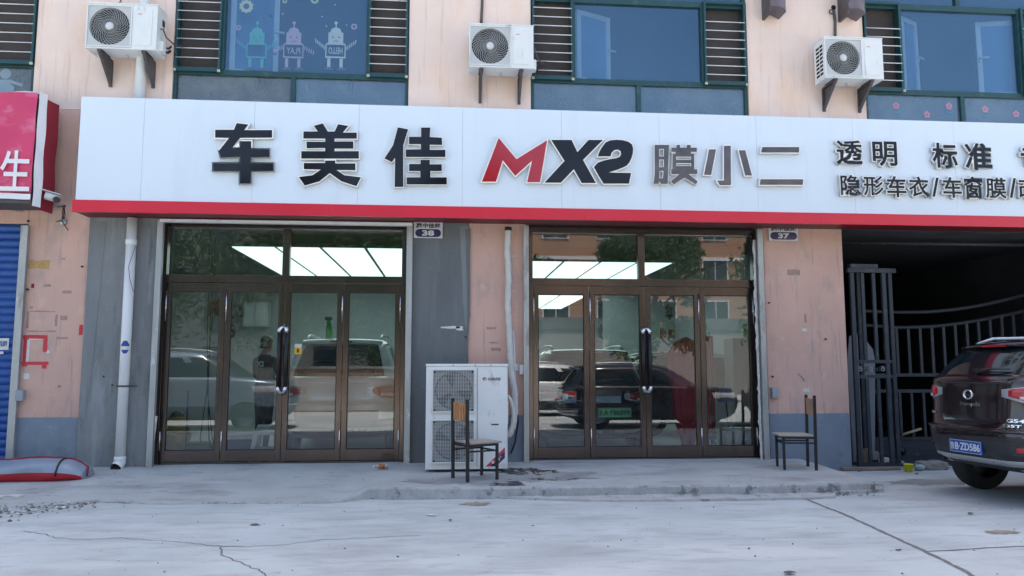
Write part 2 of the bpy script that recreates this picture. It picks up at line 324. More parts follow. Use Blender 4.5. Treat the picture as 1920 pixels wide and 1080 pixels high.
M['wet'] = mat('wet_concrete', (.062, .062, .062), .25, var=.3, vs=4, bump=.15, bs=30)
M['crack'] = mat('crack_grit', (.15, .145, .135), .95, var=.4, vs=20, bump=.4)
M['joint'] = mat('joint_grit', (.19, .18, .165), .95, var=.3, vs=9, bump=.4)
ZG = -.13
g = MB(); rows = []
for j in range(61):
    y = 8.0 - 28.0 * j / 60
    rows.append([(-12 + 30.0 * i / 60, y, ZG + .012 * sm_noise(-12 + 30 * i / 60, y, .5)) for i in range(61)])
g.grid(rows)
struct('ground', g, M['concrete'])
far = MB(); far.box(-90, 90, -110, 60, -.75, -.30); struct('surrounding_ground', far, M['concrete'])
# apron slab with an irregular broken front edge
edge = [(-60, 950, -.125), (60, 952, -.12), (110, 946, -.115), (180, 936, -.10), (240, 938, -.105), (300, 943, -.108), (380, 941, -.105), (450, 939, -.105), (540, 940, -.105), (620, 939, -.105), (655, 934, -.095),
        (675, 925, -.06), (685, 915, -.01), (740, 914, 0), (820, 914, 0), (900, 914, 0), (960, 913, 0), (1010, 912, 0), (1060, 913, 0), (1120, 912, 0), (1180, 911, 0), (1250, 910, 0), (1330, 910, 0), (1400, 910, 0), (1470, 908, 0), (1540, 907, 0), (1600, 905, 0), (1640, 903, 0)]
E3 = [G(px, py, z) for px, py, z in edge]
def edge_at(X):
    for a, b in zip(E3, E3[1:]):
        if a.x <= X <= b.x:
            t = (X - a.x) / (b.x - a.x); return a.lerp(b, t)
    return (E3[0] if X < E3[0].x else E3[-1]).copy()
top = []; NJ = 26; rowsS = [[] for _ in range(NJ)]
NX = 150; XA, XB = -8.0, E3[-1].x
slab = MB()
for i in range(NX + 1):
    X = XA + (XB - XA) * i / NX; e = edge_at(X); jy = .025 * sm_noise(X, 0, 4) + .012 * sm_noise(X, 5, 15)
    yb = .30
    for j in range(NJ):
        t = j / (NJ - 1); y = yb + (e.y + jy - yb) * t
        z = .045 * (1 - t) ** 1.4 + e.z * (t * t * (3 - 2 * t)) + .006 * sm_noise(X, y, 1.3) * (0 if j < 2 else 1) + (.004 if e.z > -.02 else 0)
        rowsS[j].append((X, y, z))
rowsS.append([(x, y - .012, z - .02 - .01 * abs(sm_noise(x, 2, 20))) for x, y, z in rowsS[NJ - 1]])
rowsS.append([(x, y - .02 - .02 * abs(sm_noise(x, 9, 9)), -.28) for x, y, z in rowsS[NJ - 1]])
slab.grid(rowsS[:NJ], 0); slab.grid(rowsS[NJ - 1:], 1, False)
slab.grid([[rowsS[j][-1] for j in range(NJ + 2)], [(rowsS[j][-1][0] + .01, rowsS[j][-1][1], -.28) for j in range(NJ + 2)]], 1, False)
o = part('pavement', slab, [M['apron'], M['edge']]); tag(o, kind='structure')
# low rough strip of older concrete along the foot of the step
strip = MB()
def strip_poly(pts_top, pts_bot, z0, z1, name, m):
    mb = MB(); A = [G(x, y, z1) for x, y in pts_top]; B = [G(x, y, z1) for x, y in pts_bot]
    fine = []
    def dens(L):
        o = []
        for a, b in zip(L, L[1:]):
            for k in range(8): o.append(a.lerp(b, k / 8))
        return o + [L[-1]]
    A, B = dens(A), dens(B)
    rr = []
    for k in range(5):
        t = k / 4; rr.append([(a.x + (b.x - a.x) * t, a.y + (b.y - a.y) * t + (.02 * sm_noise(a.x, t * 3, 7) if k in (4,) else 0), z1 - .02 * t + .012 * sm_noise(a.x, t * 2, 6)) for a, b in zip(A, B)])
    rr.append([(x, y - .015, z0) for x, y, z in rr[-1]])
    mb.grid(rr, 0, False); e0 = [r[0] for r in rr]; e1 = [r[-1] for r in rr]
    mb.grid([e0, [(x - .01, y, z0) for x, y, z in e0]], 0, False); mb.grid([e1, [(x + .01, y, z0) for x, y, z in e1]], 0, False)
    return tag(part(name, mb, m), kind='structure')
strip_poly([(690, 917), (800, 916), (960, 916), (1100, 915), (1250, 914), (1400, 913), (1520, 912), (1570, 911)], [(690, 922), (800, 924), (960, 929), (1100, 934), (1250, 933), (1400, 931), (1520, 929), (1565, 927)], -.2, -.085, 'step_footing', M['edge'])
strip_poly([(1535, 910), (1600, 907), (1655, 905)], [(1535, 919), (1600, 918), (1655, 914)], -.2, -.07, 'broken_step_end', M['edge'])
def ribbon(pts, wd, z, name, m, jit=.01, kind='structure', n=14, flatrow=None):
    mb = MB(); L = [G(x, y, ZG) for x, y in pts]; P2 = []
    for a, b in zip(L, L[1:]):
        for k in range(n): P2.append(a.lerp(b, k / n))
    P2.append(L[-1]); r1, r2 = [], []
    for i, p in enumerate(P2):
        t = (P2[min(i + 1, len(P2) - 1)] - P2[max(i - 1, 0)]).normalized(); q = Vector((-t.y, t.x, 0)); j = jit * (sm_noise(p.x, p.y, 9) + .7 * sm_noise(p.y, p.x, 23)); ww = wd * (.55 + .6 * abs(sm_noise(p.x, p.y, 5)) + .0)
        if i in (0, len(P2) - 1): ww *= .1
        c = p + q * j; zz = ZG + .012 * sm_noise(c.x, c.y, .5) + z
        r1.append((c.x + q.x * ww, c.y + q.y * ww, zz)); r2.append((c.x - q.x * ww, c.y - q.y * ww, zz))
    mb.grid([r1, r2], 0, False); return tag(part(name, mb, m), kind=kind)
ribbon([(40, 996), (80, 1001), (105, 1010), (160, 1012), (215, 1009), (280, 1013), (340, 1016), (400, 1024), (460, 1025), (530, 1021), (600, 1012), (700, 1008), (790, 1004)], .006, .003, 'ground_crack', M['crack'], .035)
ribbon([(415, 1026), (412, 1036), (440, 1050), (460, 1060), (492, 1072), (505, 1088)], .008, .003, 'ground_crack', M['crack'], .035)
ribbon([(1500, 932), (1580, 962), (1660, 1000), (1735, 1036), (1800, 1068), (1860, 1100)], .028, .003, 'ground_joint', M['joint'], .012)
ribbon([(1735, 1036), (1800, 1033), (1870, 1028), (1960, 1024)], .014, .003, 'ground_joint', M['joint'], .012)
ribbon([(-30, 955), (50, 962), (110, 950), (175, 941), (300, 946), (450, 944), (620, 943), (668, 932), (700, 925)], .013, .003, 'edge_grit', M['crack'], .03)
def zslab(X, y):
    e = edge_at(X); t = min(1, max(0, (y - .30) / (e.y - .30))); return .045 * (1 - t) ** 1.4 + e.z * (t * t * (3 - 2 * t)) + .006 * sm_noise(X, y, 1.3) + .004
def wet(cpx, cpy, rx, ry, seed, name, m, onslab=True, am=.75):
    c = G(cpx, cpy, .02 if onslab else ZG); mb = MB(); n = 72; rows = []
    for j in range(8):
        q = []
        for k in range(n + 1):
            a = 2 * math.pi * (k % n) / n; f = 1 + am * sm_noise(math.cos(a) * 1.6 + seed, math.sin(a) * 1.6, 1.5) + .4 * sm_noise(math.cos(a) * 5 + seed, math.sin(a) * 5, 1.5) + .15 * sm_noise(math.cos(a) * 14 + seed, math.sin(a) * 14, 1.5)
            f = max(.12, f) * j / 7; x, y = c.x + rx * f * math.cos(a), c.y + ry * f * math.sin(a)
            if onslab: y = max(y, edge_at(x).y + .06)
            q.append((x, y, (zslab(x, y) if onslab else ZG + .012 * sm_noise(x, y, .5)) + .0035))
        rows.append(q)
    mb.grid(rows); return tag(part(name, mb, m), kind='structure')
def patch(cpx, cpy, rx, ry, z, name, m, seed, surf=ZG):
    c = G(cpx, cpy, surf); mb = MB(); n = 40; vs = [(c.x, c.y, surf + z)]
    for k in range(n):
        a = 2 * math.pi * k / n; f = 1 + .45 * sm_noise(math.cos(a) * 1.3 + seed, math.sin(a) * 1.3, 1.5) + .2 * sm_noise(math.cos(a) * 4 + seed, math.sin(a) * 4, 1.5)
        vs.append((c.x + rx * f * math.cos(a), c.y + ry * f * math.sin(a), surf + z))
    mb.add(vs, [(0, 1 + k, 1 + (k + 1) % n) for k in range(n)]); return tag(part(name, mb, m), kind='structure')
wet(985, 884, .34, .26, 3, 'water_stain', M['wet']); wet(1035, 897, .30, .10, 5, 'water_stain', M['wet'])
M['damp'] = mat('damp_concrete', (.29, .30, .295), .6, var=.2, vs=3)
wet(870, 900, .55, .30, 14, 'damp_stain', M['damp']); wet(1010, 892, .7, .36, 17, 'damp_stain', M['damp'])
wet(950, 905, .16, .22, 12, 'water_stain', M['wet'])
wet(955, 931, .22, .13, 8, 'water_stain', M['wet'], False)
M['tan'] = mat('tan_dirt', (.30, .26, .2), .95, var=.3, vs=9)
wet(892, 946, .16, .10, 21, 'dirt_stain', M['tan'], False)
wet(1880, 998, .14, .08, 31, 'dirt_stain', M['tan'], False)
wet(1745, 904, .55, .25, 41, 'damp_stain', M['damp'], False, .4)
# pebbles and crumbs: nobody could count them
peb = MB(); rnd = random.Random(4)
def crumb(mb, c, r):
    vs = []
    for d in ((1, 0, 0), (0, 1, 0), (-1, 0, 0), (0, -1, 0), (0, 0, 1), (0, 0, -1)):
        k = r * rnd.uniform(.6, 1.3); vs.append((c[0] + d[0] * k * 1.3, c[1] + d[1] * k, c[2] + d[2] * k * .7))
    mb.add(vs, [(0, 1, 4), (1, 2, 4), (2, 3, 4), (3, 0, 4), (1, 0, 5), (2, 1, 5), (3, 2, 5), (0, 3, 5)], rnd.choice((0, 0, 0, 0, 1, 1, 1, 2)))
for k in range(80):
    q = G(rnd.uniform(0, 1920), rnd.uniform(935, 1080), ZG); crumb(peb, (q.x, q.y, ZG + .008), rnd.uniform(.003, .011))
for k in range(150):
    t = rnd.random(); q = G(-10 + 190 * t, 965 - 25 * t + rnd.gauss(0, 6), ZG); crumb(peb, (q.x, q.y, ZG + .012), rnd.uniform(.005, .022))
for k in range(120):
    q = G(rnd.uniform(1020, 1650), rnd.gauss(928, 3), ZG); crumb(peb, (q.x, q.y, ZG + .010), rnd.uniform(.004, .014))
for k in range(60):
    q = G(rnd.uniform(200, 1500), rnd.uniform(875, 905), 0); crumb(peb, (q.x, q.y, .03), rnd.uniform(.003, .008))
for k in range(110):
    q = G(rnd.uniform(1560, 1800), rnd.gauss(876, 4), ZG); crumb(peb, (q.x, q.y, ZG + .012), rnd.uniform(.006, .03))
o = part('gravel', peb, [M['rock'], M['crack'], M['paper']]); tag(o, kind='stuff')

# ------------------------------------------------------------------ THE BUILDING
def XW(px, py=500, Y=0.0): return P(px, py, Y).x
def ZW(py, px=900, Y=0.0): return P(px, py, Y).z
D_ = .30
bld = thing('apartment_building', 'pink rendered apartment building with shops on its ground floor', 'building', (0.9, 0.3, 0))
ZS = 3.50                                   # hidden behind the sign board: where lower and upper wall meet
xs = dict(shutL=XW(42, 600), pilA=XW(159, 600), cemB=XW(297, 600), cC=XW(771, 600), pD=XW(878, 600), dR=XW(987, 600), eL=XW(1436, 600), eR=XW(1587, 640))
ZDADO = ZW(783, 90)
def wallpiece(x0, x1, z0, z1, m, y0=0.0, y1=D_, name='wall', lab=None, bev=.004):
    return part(name, MB().box(x0, x1, y0, y1, z0, z1), m, bld, bevel=bev, label=lab)
wallpiece(xs['shutL'], xs['pilA'], ZDADO, ZW(205, 120), M['pink'], lab='faded pink painted wall')
wallpiece(xs['shutL'], xs['pilA'], -.3, ZDADO, M['dado'], y0=-.003, name='dado')
wallpiece(xs['pilA'] + .004, xs['cemB'], -.3, 4.9, M['cement'], y0=-.03, name='cement_pier', lab='bare grey cement pier')
# cement patches on the left pier
def wpatch(pts, Y, t, m, name='cement_patch', parent=bld, seed=0):
    pl = []
    for (a, b) in zip(pts, pts[1:] + pts[:1]):
        for k in range(6):
            x = a[0] + (b[0] - a[0]) * k / 6; y = a[1] + (b[1] - a[1]) * k / 6
            q = P(x, y, Y); pl.append((q.x + .012 * sm_noise(q.x + seed, q.z, 6), q.z + .012 * sm_noise(q.z, q.x + seed, 6)))
    return part(name, MB().prism(pl, Y - t, Y + .002), m, parent)
M['cpatch'] = mat('pale_cement_patch', (.215, .225, .23), .9, var=.15, vs=3, st=(2, 1, .6), bump=.3)
M['cpatch2'] = mat('slate_cement_patch', (.145, .152, .157), .9, var=.2, vs=3, st=(2, 1, .6), bump=.3)
wpatch([(176, 415), (200, 415), (190, 520), (172, 700), (160, 780), (165, 600)], -.03, .004, M['cpatch'])
wpatch([(196, 612), (222, 612), (216, 676), (194, 678)], -.03, .004, M['cpatch'], seed=5)
wpatch([(262, 425), (284, 425), (268, 640), (245, 640)], -.03, .004, M['cpatch'], seed=8)
wallpiece(xs['cC'], xs['pD'] - .004, -.3, 3.6, M['cdark'], y0=-.02, name='cement_pier', lab='dark cement pier beside the left doors')
wallpiece(xs['pD'], xs['dR'], ZDADO, 3.6, M['pink'], lab='pink wall strip behind the hose')
wallpiece(xs['pD'], xs['dR'], -.3, ZDADO, M['dado'], y0=-.003, name='dado')
wpatch([(862, 425), (877, 425), (877, 680), (868, 560)], -.02, .004, M['cpatch'], seed=11)
wpatch([(872, 430), (882, 428), (881, 580), (878, 640), (874, 640), (877, 560)], -.026, .004, M['cpatch2'], seed=13)
wallpiece(xs['eL'], xs['eR'], ZDADO, 3.6, M['pink'], lab='pink wall beside the garage gate')
wallpiece(xs['eL'], xs['eR'], -.3, ZDADO, M['dado'], y0=-.003, name='dado')
# lintels behind the sign
wallpiece(xs['cemB'] + .004, xs['cC'] - .004, 3.43, 4.9, M['cdark'], name='lintel'); wallpiece(xs['dR'] + .004, xs['eL'] - .004, 3.43, 4.9, M['cdark'], name='lintel')
wallpiece(xs['eR'] + .004, 12.5, 3.48, 4.9, M['cdark'], name='lintel')
wallpiece(xs['cC'], xs['dR'], 3.604, 4.9, M['pink'], name='wall'); wallpiece(xs['eL'], xs['eR'], 3.604, 4.9, M['pink'])
wallpiece(-9.0, xs['shutL'] - .004, 3.3, ZW(205, 60), M['pink'])
wallpiece(10.5, 12.5, -.3, 3.476, M['pink'])
wallpiece(-9.0, -7.6, -.3, 3.296, M['pink'])
# upper storey: wall between the window bays
UX = dict(D1=XW(67, 90), A0=XW(326, 90), A1=XW(767, 90), B0=XW(995, 90), B1=XW(1401, 90), C0=XW(1619, 90), C1=XW(1985, 90))
ZU = 8.6
ZB = ZW(205, 120) + .003
for i, (a, b) in enumerate(((UX['D1'], UX['A0']), (UX['A1'], UX['B0']), (UX['B1'], UX['C0']), (UX['C1'], 12.5))):
    wallpiece(a, b, (ZB if i == 0 else 4.904), ZU, M['pale'], lab='pale pink upper wall')
for a, b in ((UX['D1'] - 4, UX['D1'] - .004), (UX['A0'] + .004, UX['A1'] - .004), (UX['B0'] + .004, UX['B1'] - .004), (UX['C0'] + .004, UX['C1'] - .004)):
    wallpiece(a, b, (ZB if a < -6 else 4.904), 5.0, M['pale'], y0=.01)
wallpiece(-10, 12.5, ZU + .004, 20.5, M['pale'])  # unseen upper storeys added as one block, tall enough to shade the yard
# closed shell behind, so that no sun falls through the roof or back
sh = MB(); sh.box(-10, 12.5, 16.0, 16.3, -.3, 20.5); sh.box(-10, 12.5, .32, 15.99, 20.2, 20.5); sh.box(-10.3, -10.003, 0, 16.3, -.3, 20.5); sh.box(12.503, 12.8, 0, 16.3, -.3, 20.5)
part('shell', sh, M['pale'], bld)
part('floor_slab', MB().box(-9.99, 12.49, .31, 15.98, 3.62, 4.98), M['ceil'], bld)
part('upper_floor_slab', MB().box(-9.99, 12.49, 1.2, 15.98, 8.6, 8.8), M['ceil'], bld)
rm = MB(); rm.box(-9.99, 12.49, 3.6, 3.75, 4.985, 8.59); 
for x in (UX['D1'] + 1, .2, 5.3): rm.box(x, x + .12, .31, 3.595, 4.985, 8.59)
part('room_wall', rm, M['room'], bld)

# windows ------------------------------------------------------------------
WY = .03
BAR_ME = MB().tube([(0, 0, 0), (1, 0, 0)], .0075, 8).mesh('grille_bar', mat('white_grille_rod', (.72, .72, .70), .4, var=.1, bump=0))
def hbar(parent, x0, x1, y, z):
    o = put('grille_bar', BAR_ME, parent, True, (x0, y, z)); o.scale = (x1 - x0, 1, 1); return o
def window(cols, zbar, ztop, split, grilles, pane_m, low_m, up_split=None, low_z=4.92):
    """cols: the X of the column edges; grilles: (column index, z lowest rod, how many)"""
    fw = .05; w_ = MB()
    x0, x1 = cols[0], cols[-1]
    zb0, zb1 = zbar - .04, zbar + .04
    w_.box(x0 + .004, x0 + fw, WY, WY + .09, low_z, 8.3); w_.box(x1 - fw, x1 - .004, WY, WY + .09, low_z, 8.3)
    w_.box(x0 + fw, x1 - fw, WY + .002, WY + .088, zb0, zb1)
    w_.box(x0 + fw, x1 - fw, WY + .002, WY + .088, ztop - .045, ztop + .045); w_.box(x0 + fw, x1 - fw, WY + .002, WY + .088, low_z, low_z + .05)
    w_.box(x0 + fw, x1 - fw, WY + .002, WY + .088, 8.2, 8.29)
    w_.box(split - .035, split + .035, WY + .004, WY + .086, low_z + .05, zb0)
    us = up_split or (x0 + x1) / 2
    w_.box(us - .035, us + .035, WY + .004, WY + .086, ztop + .045, 8.2)
    for c in cols[1:-1]: w_.box(c - .032, c + .032, WY - .012, WY + .086, zb1, ztop - .045)
    win = part('window', w_, M['green'], bld, bevel=.004)
    def pane(a, b, c, d, m, nm='pane'):
        return part(nm, MB().sheet(a, b, WY + .045, WY + .052, c, d), [m, CLEAR], win)
    pane(x0 + fw, split - .035, low_z + .05, zb0, low_m[0]); pane(split + .035, x1 - fw, low_z + .05, zb0, low_m[1])
    pane(x0 + fw, us - .035, ztop + .045, 8.2, pane_m); pane(us + .035, x1 - fw, ztop + .045, 8.2, pane_m)
    gi = {g[0] for g in grilles}
    for i, (a, b) in enumerate(zip(cols, cols[1:])):
        a2 = a + (fw if i == 0 else .032); b2 = b - (fw if i == len(cols) - 2 else .032)
        if i in gi:
            part('insect_screen', MB().box(a2, b2, WY + .10, WY + .11, zb1 - .03, ztop), M['screen'], win)
            fr = MB()   # projecting green security frame
            fr.box(a2 - .03, b2 + .03, WY - .055, WY - .014, zb1 - .05, zb1 + .01)
            fr.box(a2 - .03, a2 + .005, WY - .055, WY - .014, zb1 + .01, ztop); fr.box(b2 - .005, b2 + .03, WY - .055, WY - .014, zb1 + .01, ztop)
            fr.box(a2 - .03, b2 + .03, WY - .055, WY - .014, ztop, ztop + .04)
            part('security_frame', fr, M['green'], win, bevel=.003)
            z, n = [g for g in grilles if g[0] == i][0][1:]
            for k in range(n):
                if z + .138 * k < ztop: hbar(win, a2 - .01, b2 + .01, WY - .058, z + .138 * k)
            for xx in (a2 - .02, b2 + .02): part('corner_foam', MB().box(xx - .02, xx + .02, WY - .075, WY - .057, zb1 - .06, zb1 - .025), mat('yellow_foam', (.5, .47, .33), .9), win)
        else: pane(a2, b2, zb1, ztop - .045, pane_m)
    return win
def sash(win, hx, z0, z1, wd, ang, handle=True):
    """a white inner casement, hinged at hx and swung open into the room"""
    f = .075; ca, sa = math.cos(ang), math.sin(ang); y0 = WY + .16
    def bx(u0, u1, a, b, t0=0, t1=.05):
        vs = []
        for z in (a, b):
            for (u, t) in ((u0, t0), (u1, t0), (u1, t1), (u0, t1)):
                vs.append((hx + u * ca - t * sa * (1 if wd > 0 else -1), y0 + abs(u) * abs(sa) + t * abs(ca), z))
        return vs
    mb = MB(); F = [(0, 3, 2, 1), (4, 5, 6, 7), (0, 1, 5, 4), (1, 2, 6, 5), (2, 3, 7, 6), (3, 0, 4, 7)]
    s_ = 1 if wd > 0 else -1; W_ = abs(wd)
    mb.add(bx(0, s_ * f, z0, z1), F); mb.add(bx(s_ * (W_ - f), s_ * W_, z0, z1), F)
    mb.add(bx(s_ * f, s_ * (W_ - f), z0, z0 + f), F); mb.add(bx(s_ * f, s_ * (W_ - f), z1 - f, z1), F)
    part('inner_sash', mb, M['sash'], win)
    gl = MB(); gl.add(bx(s_ * f, s_ * (W_ - f), z0 + f, z1 - f, .02, .026), F); part('sash_pane', gl, glass_sash, win)
    if handle:
        h = MB(); zc = (z0 + z1) / 2; q = bx(s_ * (W_ - f * .7), s_ * (W_ - f * .3), zc - .06, zc + .02, -.02, 0); h.add(q, F)
        q = bx(s_ * (W_ - f * .6) - .02, s_ * (W_ - f * .6) + .12, zc + .0, zc + .025, -.05, -.02); h.add(q, F); part('sash_handle', h, M['sash'], win)
zA = ZW(140, 548, WY); zBb = ZW(155, 1198, WY); zC = ZW(176, 1800, WY)
wA = window([UX['A0'], XW(417, 70, WY), XW(691, 70, WY), UX['A1']], zA, 7.1, XW(549, 165, WY), [(0, ZW(108, 375, -.03), 12), (2, ZW(120, 727, -.03), 12)], glass_up, (glass_dirty, glass_low))
wB = window([UX['B0'], XW(1074, 70, WY), XW(1318, 70, WY), UX['B1']], zBb, ZW(4, 1200, WY), XW(1198, 185, WY), [(0, ZW(132, 1035, -.03), 8), (2, ZW(140, 1360, -.03), 7)], glass_up, (glass_low, glass_low))
wC = window([UX['C0'], XW(1687, 70, WY), XW(1913, 90, WY), UX['C1']], zC, ZW(15, 1760, WY), XW(1806, 200, WY), [(0, ZW(150, 1655, -.03), 7), (2, ZW(150, 1945, -.03), 7)], glass_up, (glass_low, glass_low), up_split=XW(1796, 5, WY))
wD = window([UX['D1'] - 3.3, UX['D1'] - .9, UX['D1']], ZW(121, 35, WY), 7.1, UX['D1'] - 1.6, [(1, ZW(97, 35, -.03), 12)], glass_up, (glass_dirty, glass_dirty))
sash(wA, XW(432, 70, .2), zA + .06, 6.98, .68, R(16)); sash(wB, XW(1082, 70, .2), zBb + .06, ZW(4, 1200, WY) - .07, .62, R(24))
sash(wC, XW(1692, 90, .2), zC + .06, ZW(15, 1760, WY) - .07, .45, R(28)); sash(wC, XW(1912, 90, .2), zC + .06, ZW(15, 1760, WY) - .07, -.66, R(10))
# upper grey cloth-wrapped stubs at the very top
def stub(px0, px1, py, side):
    x0, x1 = XW(px0, 5, -.3), XW(px1, 5, -.3); z = ZW(py, (px0 + px1) / 2, -.3)
    t = thing('cloth_cover', 'grey brown cloth wrapped round a bracket, left of the two above the right air conditioner' if side == 0 else 'grey brown cloth wrapped round a bracket beside the top of the right window', 'cloth cover', ((x0 + x1) / 2, -.15, z), group='cloth covers on brackets')
    mb = MB(); rows = []
    for k in range(7):
        a = k / 6; rows.append([(x0 + (x1 - x0) * a + .01 * math.sin(a * 9), -.3 + .03 * math.sin(a * 7 + j), z + j * .12 - .05 * math.sin(a * 3.1 + 4)) for j in range(6)])
    mb.grid(rows); rows2 = [[(x, -.02, zz) for x, y, zz in r] for r in rows]; mb.grid(rows2)
    for e in (0, 6): mb.grid([rows[e], rows2[e]])
    mb.grid([[r[0] for r in rows], [r[0] for r in rows2]]); mb.grid([[r[5] for r in rows], [r[5] for r in rows2]])
    part('cover', mb, M['cloth'], t)
    part('bracket', MB().box(x0 - .02, x0 + .02, -.28, -.002, z - .05, z + .5), M['brk'], t)
stub(1446, 1474, 16, 0); stub(1592, 1622, 20, 1)

# stickers on the upper windows --------------------------------------------
def disc(mb, cx, cz, r, Y, n=18, mi=0, t=.002): mb.prism([(cx + r * math.cos(2 * math.pi * k / n), cz + r * math.sin(2 * math.pi * k / n)) for k in range(n)], Y - t, Y, mi)
YS = WY + .043
def robot(px, m, word, antenna=True):
    c = P(px, 100, YS); s = P(px + 10, 100, YS).x - c.x; s /= 10.0   # metres per photo pixel
    X = lambda d: c.x + d * s
    Z = lambda y: P(px, y, YS).z
    mb = MB(); k = 0
    def lb(x0, x1, y0, y1, mi=0):
        nonlocal k; k += 1; mb.box(X(x0), X(x1), YS - .0015 - .0004 * (k % 5), YS, Z(y1), Z(y0), mi)
    lb(-14, 14, 61, 82); mb.prism([(X(-11), Z(61)), (X(-8), Z(54)), (X(0), Z(51)), (X(8), Z(54)), (X(11), Z(61))], YS - .002, YS)
    disc(mb, X(0), Z(43), 3.2 * s, YS); lb(-1, 1, 45, 52)
    lb(-19, -17, 83, 109); lb(17, 19, 83, 109); lb(-17, 17, 81, 84); lb(-17, 17, 106, 109)
    lb(-15, -9, 110, 127); lb(8, 14, 110, 127)
    for sg in (-1, 1):
        for i in range(5):
            a, b = 20 + i * 4, 22 + i * 4; z0 = 90 - i * (3 if word != 'PLAY' else -2); mb.prism([(X(sg * a), Z(z0 + 4)), (X(sg * b), Z(z0 + 3)), (X(sg * (b + 1)), Z(z0 - 5)), (X(sg * (a + 1)), Z(z0 - 4))], YS - .002, YS)
    part('robot_sticker', mb, m, wA)
    d2 = MB()
    for sg in (-1, 1):
        disc(d2, X(sg * 6), Z(70), 1.8 * s, YS - .003)
        d2.prism([(X(sg * 11.5 + 9 * math.cos(t_)), Z(132 - 6 * math.sin(t_))) for t_ in [math.pi * q / 8 for q in range(9)]], YS - .003, YS)
    d2.box(X(-4), X(5), YS - .004, YS - .0025, Z(78), Z(76.5))
    part('sticker_detail', d2, M['slate'], wA)
    if word: put('sticker_word', text_mesh(word, X(-13), X(13), Z(101), Z(89), YS, m, .002, .01, flip=True), wA)
robot(481, M['robo1'], None); robot(550, M['robo2'], 'PLAY'); robot(629, M['robo3'], 'HELLO')
for (px, py, r_, m) in ((462, 12, 17, 'robo4'), (534, 2, 6, 'robo4'), (590, 0, 10, 'robo4'), (664, 50, 8, 'robo2'), (508, 29, 4, 'slate'), (447, 52, 7, 'robo2'), (515, 101, 4, 'slate'), (628, 9, 2, 'robo3'), (530, 26, 2, 'robo3'), (604, 31, 2, 'robo3'), (612, 49, 2, 'robo3'), (650, 47, 1.5, 'robo3')):
    mb = MB(); c = P(px, py, YS); s = .0077 * r_ * .55; n = 20
    if r_ > 3:
        vs = []; 
        for k in range(n):
            a = 2 * math.pi * k / n; q = 1.25 if k % 2 else 1.0; vs += [(c.x + s * .6 * math.cos(a), YS - .002, c.z + s * .6 * math.sin(a)), (c.x + s * q * 1.2 * math.cos(a), YS - .002, c.z + s * q * 1.2 * math.sin(a))]
        mb.add(vs, [(2 * k, 2 * k + 1, (2 * k + 3) % (2 * n), (2 * k + 2) % (2 * n)) for k in range(n)])
    else: disc(mb, c.x, c.z, s * 1.4, YS)
    part('gear_sticker', mb, M[m], wA)
for (px, py) in ((1680, 198), (1738, 215), (1779, 199), (1847, 205), (1905, 214)):
    c = P(px, py, YS); mb = MB(); rr = .045
    for k in range(5): disc(mb, c.x + rr * .8 * math.cos(k * 1.257 + .3), c.z + rr * .8 * math.sin(k * 1.257 + .3), rr * .55, YS - .0005 * k, 10)
    part('flower_sticker', mb, M['pinkst'], wC)
    if py < 210:
        m2 = MB().prism([(c.x - .07, c.z - .08), (c.x, c.z - .10), (c.x + .07, c.z - .08), (c.x + .05, c.z - .115), (c.x, c.z - .13), (c.x - .05, c.z - .115)], YS - .002, YS); part('leaf_sticker', m2, M['robo1'], wC)
# pale figure sticker on the far left pane
c = P(10, 150, YS); mb = MB(); disc(mb, c.x, c.z + .09, .075, YS); mb.prism([(c.x - .2, c.z - .01), (c.x + .05, c.z + .01), (c.x + .24, c.z - .05), (c.x + .23, c.z - .09), (c.x + .06, c.z - .04), (c.x + .13, c.z - .10), (c.x + .12, c.z - .2), (c.x - .2, c.z - .2)], YS - .003, YS)
part('figure_sticker', mb, M['robo3'], wD)
# dried glue streaks on the lower panes
def streaks(win, x0, x1, y0, y1, n, seed, ang=.6):
    rr = random.Random(seed); mb = MB()
    for k in range(n):
        c = P(rr.uniform(x0, x1), rr.uniform(y0, y1), YS); L = rr.uniform(.01, .05); a = rr.gauss(ang, .5); wd = rr.uniform(.0008, .0025)
        dx, dz = math.cos(a) * L, math.sin(a) * L
        mb.prism([(c.x - dx, c.z - dz), (c.x - dx * .2 + dz * .1, c.z - dz * .2 - dx * .1 + wd), (c.x + dx, c.z + dz), (c.x + dz * .1, c.z - wd - dx * .1)], YS - .001 - .0001 * (k % 9), YS + .001)
    o = part('glue_marks', mb, M['glue'], win); o['kind'] = 'stuff'
streaks(wB, 1020, 1180, 168, 205, 90, 3); streaks(wB, 1215, 1390, 170, 212, 90, 4, .9); streaks(wA, 360, 540, 148, 185, 40, 5, 1.2); streaks(wD, 20, 60, 130, 160, 25, 6, 1.3)
mb = MB()
for k in range(11):
    c = P(580 + k * 6 + (20 if k > 8 else 0), 160, YS); mb.prism([(c.x, c.z + .07), (c.x + .006, c.z + .07), (c.x + .01, c.z - .07 - .02 * (k % 3)), (c.x + .003, c.z - .08)], YS - .002, YS)
part('drip_marks', mb, M['slate'], wA)
